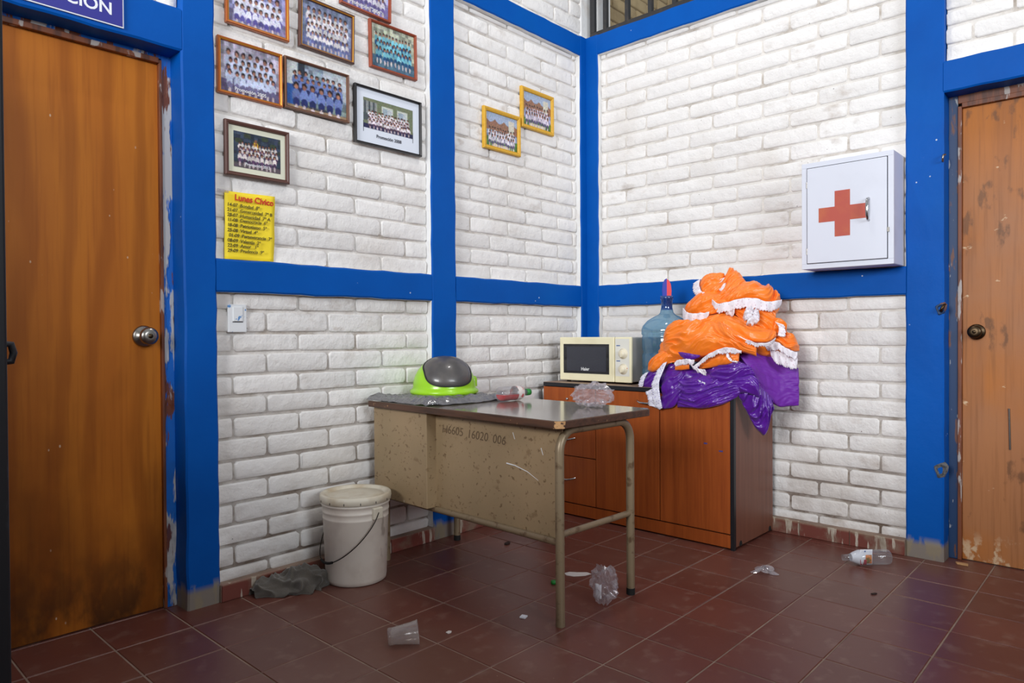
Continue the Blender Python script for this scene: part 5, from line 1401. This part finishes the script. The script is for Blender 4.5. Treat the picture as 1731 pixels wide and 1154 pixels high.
# ------------------------------------------------------------------ crumpled clear bags
def crumple(name, label, c, r, seed, mat='clear_bag', cat='bag', spikes=0.35, sub=4, flat=True):
    t = thing(name, label, cat, c)
    bm = bmesh.new(); bmesh.ops.create_icosphere(bm, subdivisions=sub, radius=1.0)
    for v in bm.verts:
        p = v.co.copy()
        a = 1-abs(mnoise.noise(p*1.6+Vector((seed, 0, 0)))); b = 1-abs(mnoise.noise(p*3.7+Vector((0, seed, 0)))); d = 1-abs(mnoise.noise(p*7.5+Vector((0, 0, seed))))
        f = 0.72+spikes*(a-0.75)*1.6+spikes*0.8*(b-0.75)+spikes*0.5*(d-0.75)
        v.co = Vector((p.x*r[0]*f, p.y*r[1]*f, max(0.0015, r[2]*0.62+p.z*r[2]*f*0.72)))
    me = bpy.data.meshes.new('film'); bm.to_mesh(me); bm.free(); me.materials.append(MATS[mat])
    link('film', me, t)
    return t
crumple('clear_plastic_bag', 'crumpled clear plastic bag on the desk corner', (-1.318, -1.005, 0.7405), (0.072, 0.102, 0.086), 4.0, spikes=0.5)
t = crumple('clear_plastic_bag', 'clear plastic bag with white scrap standing between the desk legs', (-1.415, -1.125, 0.0), (0.055, 0.065, 0.125), 9.0, spikes=0.45)
mb = MB(); rows = [[(-0.03+0.004*nz(i, j, 3), 0.02-0.014*j/2*(1+0.3*nz(i, j, 1)), 0.03+0.018*i+0.006*nz(i*.7, j*.9, 2)) for j in range(5)] for i in range(4)]
mb.grid(rows); part('white_scrap', mb, 'label_white', t, solid=0.004)
t = thing('torn_film_scrap', 'small star-shaped scrap of clear film in front of the cupboard', 'scrap', (-0.660, -1.435, 0.0))
mb = MB(); rows = []
for i in range(9):
    q = i/8.0
    rows.append([(0.062*q*(0.45+0.55*abs(math.cos(2.5*a+0.5))**1.5)*math.cos(a), 0.062*q*(0.45+0.55*abs(math.cos(2.5*a+0.5))**1.5)*math.sin(a),
                  0.002+0.022*(1-q)*(1+0.8*nz(math.cos(a)*2, math.sin(a)*2, q*3))+0.018*q*max(0, math.sin(a*2+1))) for a in [2*PI*k/40 for k in range(40)]])
mb.grid(rows, closed=True, smooth=False); part('film', mb, 'clear_bag', t, solid=0.0008)

# ------------------------------------------------------------------ litter
def scrap(name, label, cat, loc, pts, h, mat, rz=0):
    mb = MB(); mb.prism(pts, 0.0008, h, 'xy')
    o = link(name, mb.mesh(name, mat), None, loc); o.rotation_euler = (0, 0, rz); tag(o, label, cat); return o
scrap('paper_scrap', 'tiny white paper square under the desk front', 'scrap', (-1.715, -0.978, 0.0), [(-.012, -.010), (.011, -.012), (.013, .010), (-.010, .012)], 0.006, 'label_white', 0.4)
scrap('torn_paper', 'pale torn paper lying flat under the desk', 'scrap', (-1.215, -0.842, 0.0), [(-.05, -.012), (-.02, -.03), (.03, -.026), (.06, -.008), (.045, .014), (.0, .018), (-.03, .026), (-.055, .012)], 0.002, 'paper_scrap', -0.75)
cpn = thing('bottle_cap', 'small green bottle cap beside the near desk leg', 'cap', (-1.372, -0.842, 0.0))
mb = MB(); mb.lathe([(0.0, 0.014), (0.0125, 0.014), (0.014, 0.011), (0.014, 0.001), (0.012, 0.001), (0.012, 0.009)], 20); part('cap_shell', mb, 'cap_green', cpn)
scrap('leaf_bit', 'dark curled leaf bit on the tiles under the desk middle', 'debris', (-1.10, -0.32, 0.0), [(-.022, -.006), (0, -.012), (.022, -.004), (.02, .006), (-.005, .01), (-.02, .008)], 0.008, 'debris_dark', 0.3)
scrap('leaf_bit', 'dark fleck on the tiles near the right door', 'debris', (-0.62, -1.86, 0.0), [(-.012, -.003), (0, -.006), (.014, -.002), (.010, .004), (-.010, .005)], 0.005, 'debris_dark', -0.5)
scrap('plaster_crumb', 'pale plaster flake between cup and desk shadow', 'debris', (-1.985, -0.87, 0.0), [(-.012, -.005), (0, -.010), (.012, -.003), (.008, .007), (-.008, .008)], 0.003, 'paper_scrap', 0.2)
scrap('plaster_crumb', 'tan plaster crumbs at the foot of the right door', 'debris', (0.02, -2.05, 0.0), [(-.008, -.02), (.008, -.018), (.012, .0), (.006, .03), (-.008, .022)], 0.008, 'chipboard', 0.0)

# ------------------------------------------------------------------ floor cloth
rg = thing('floor_cloth', 'crumpled dark grey floor cloth beside the white bucket', 'cloth', (-2.13, -0.10, 0.0))
rows = []
for i in range(50):
    v = i/49.0; row = []
    for j in range(80):
        u = j/79.0
        # runs from the left end (u=0) to the bucket (u=1)
        cx, cy = -2.285+0.295*u, -0.030-0.090*u
        wdt = 0.095*(math.sin(PI*min(1, u*0.9+0.07))**0.6)+0.006
        a = PI*(v*1.04-0.02)
        f1 = 1-abs(math.sin(PI*(3.2*u+1.4*v+1.2*nz(u*3, v*3, 1.0)))); f2 = 1-abs(math.sin(PI*(2.0*v+4.2*u+1.3*nz(u*4, v*2, 4.0))))
        h = (0.055+0.045*u+0.025*nz(u*4, 2.0, 3.0))*(math.sin(PI*min(1, u*0.86+0.10))**0.5)
        rad = 1+0.30*(f1-0.5)+0.24*(f2-0.5)+0.07*nz(u*14, v*12, 2)
        yy = cy-wdt*math.cos(a)*-1.0*rad*0.9
        zz = max(0.001, h*math.sin(a)*rad)
        row.append((cx+0.02*nz(u*5, v*4, 8.0), min(yy, -0.014), zz))
    rows.append(row)
mb = MB(); mb.grid(rows); part('cloth', mb, 'towel', rg, world=True, fix=False)
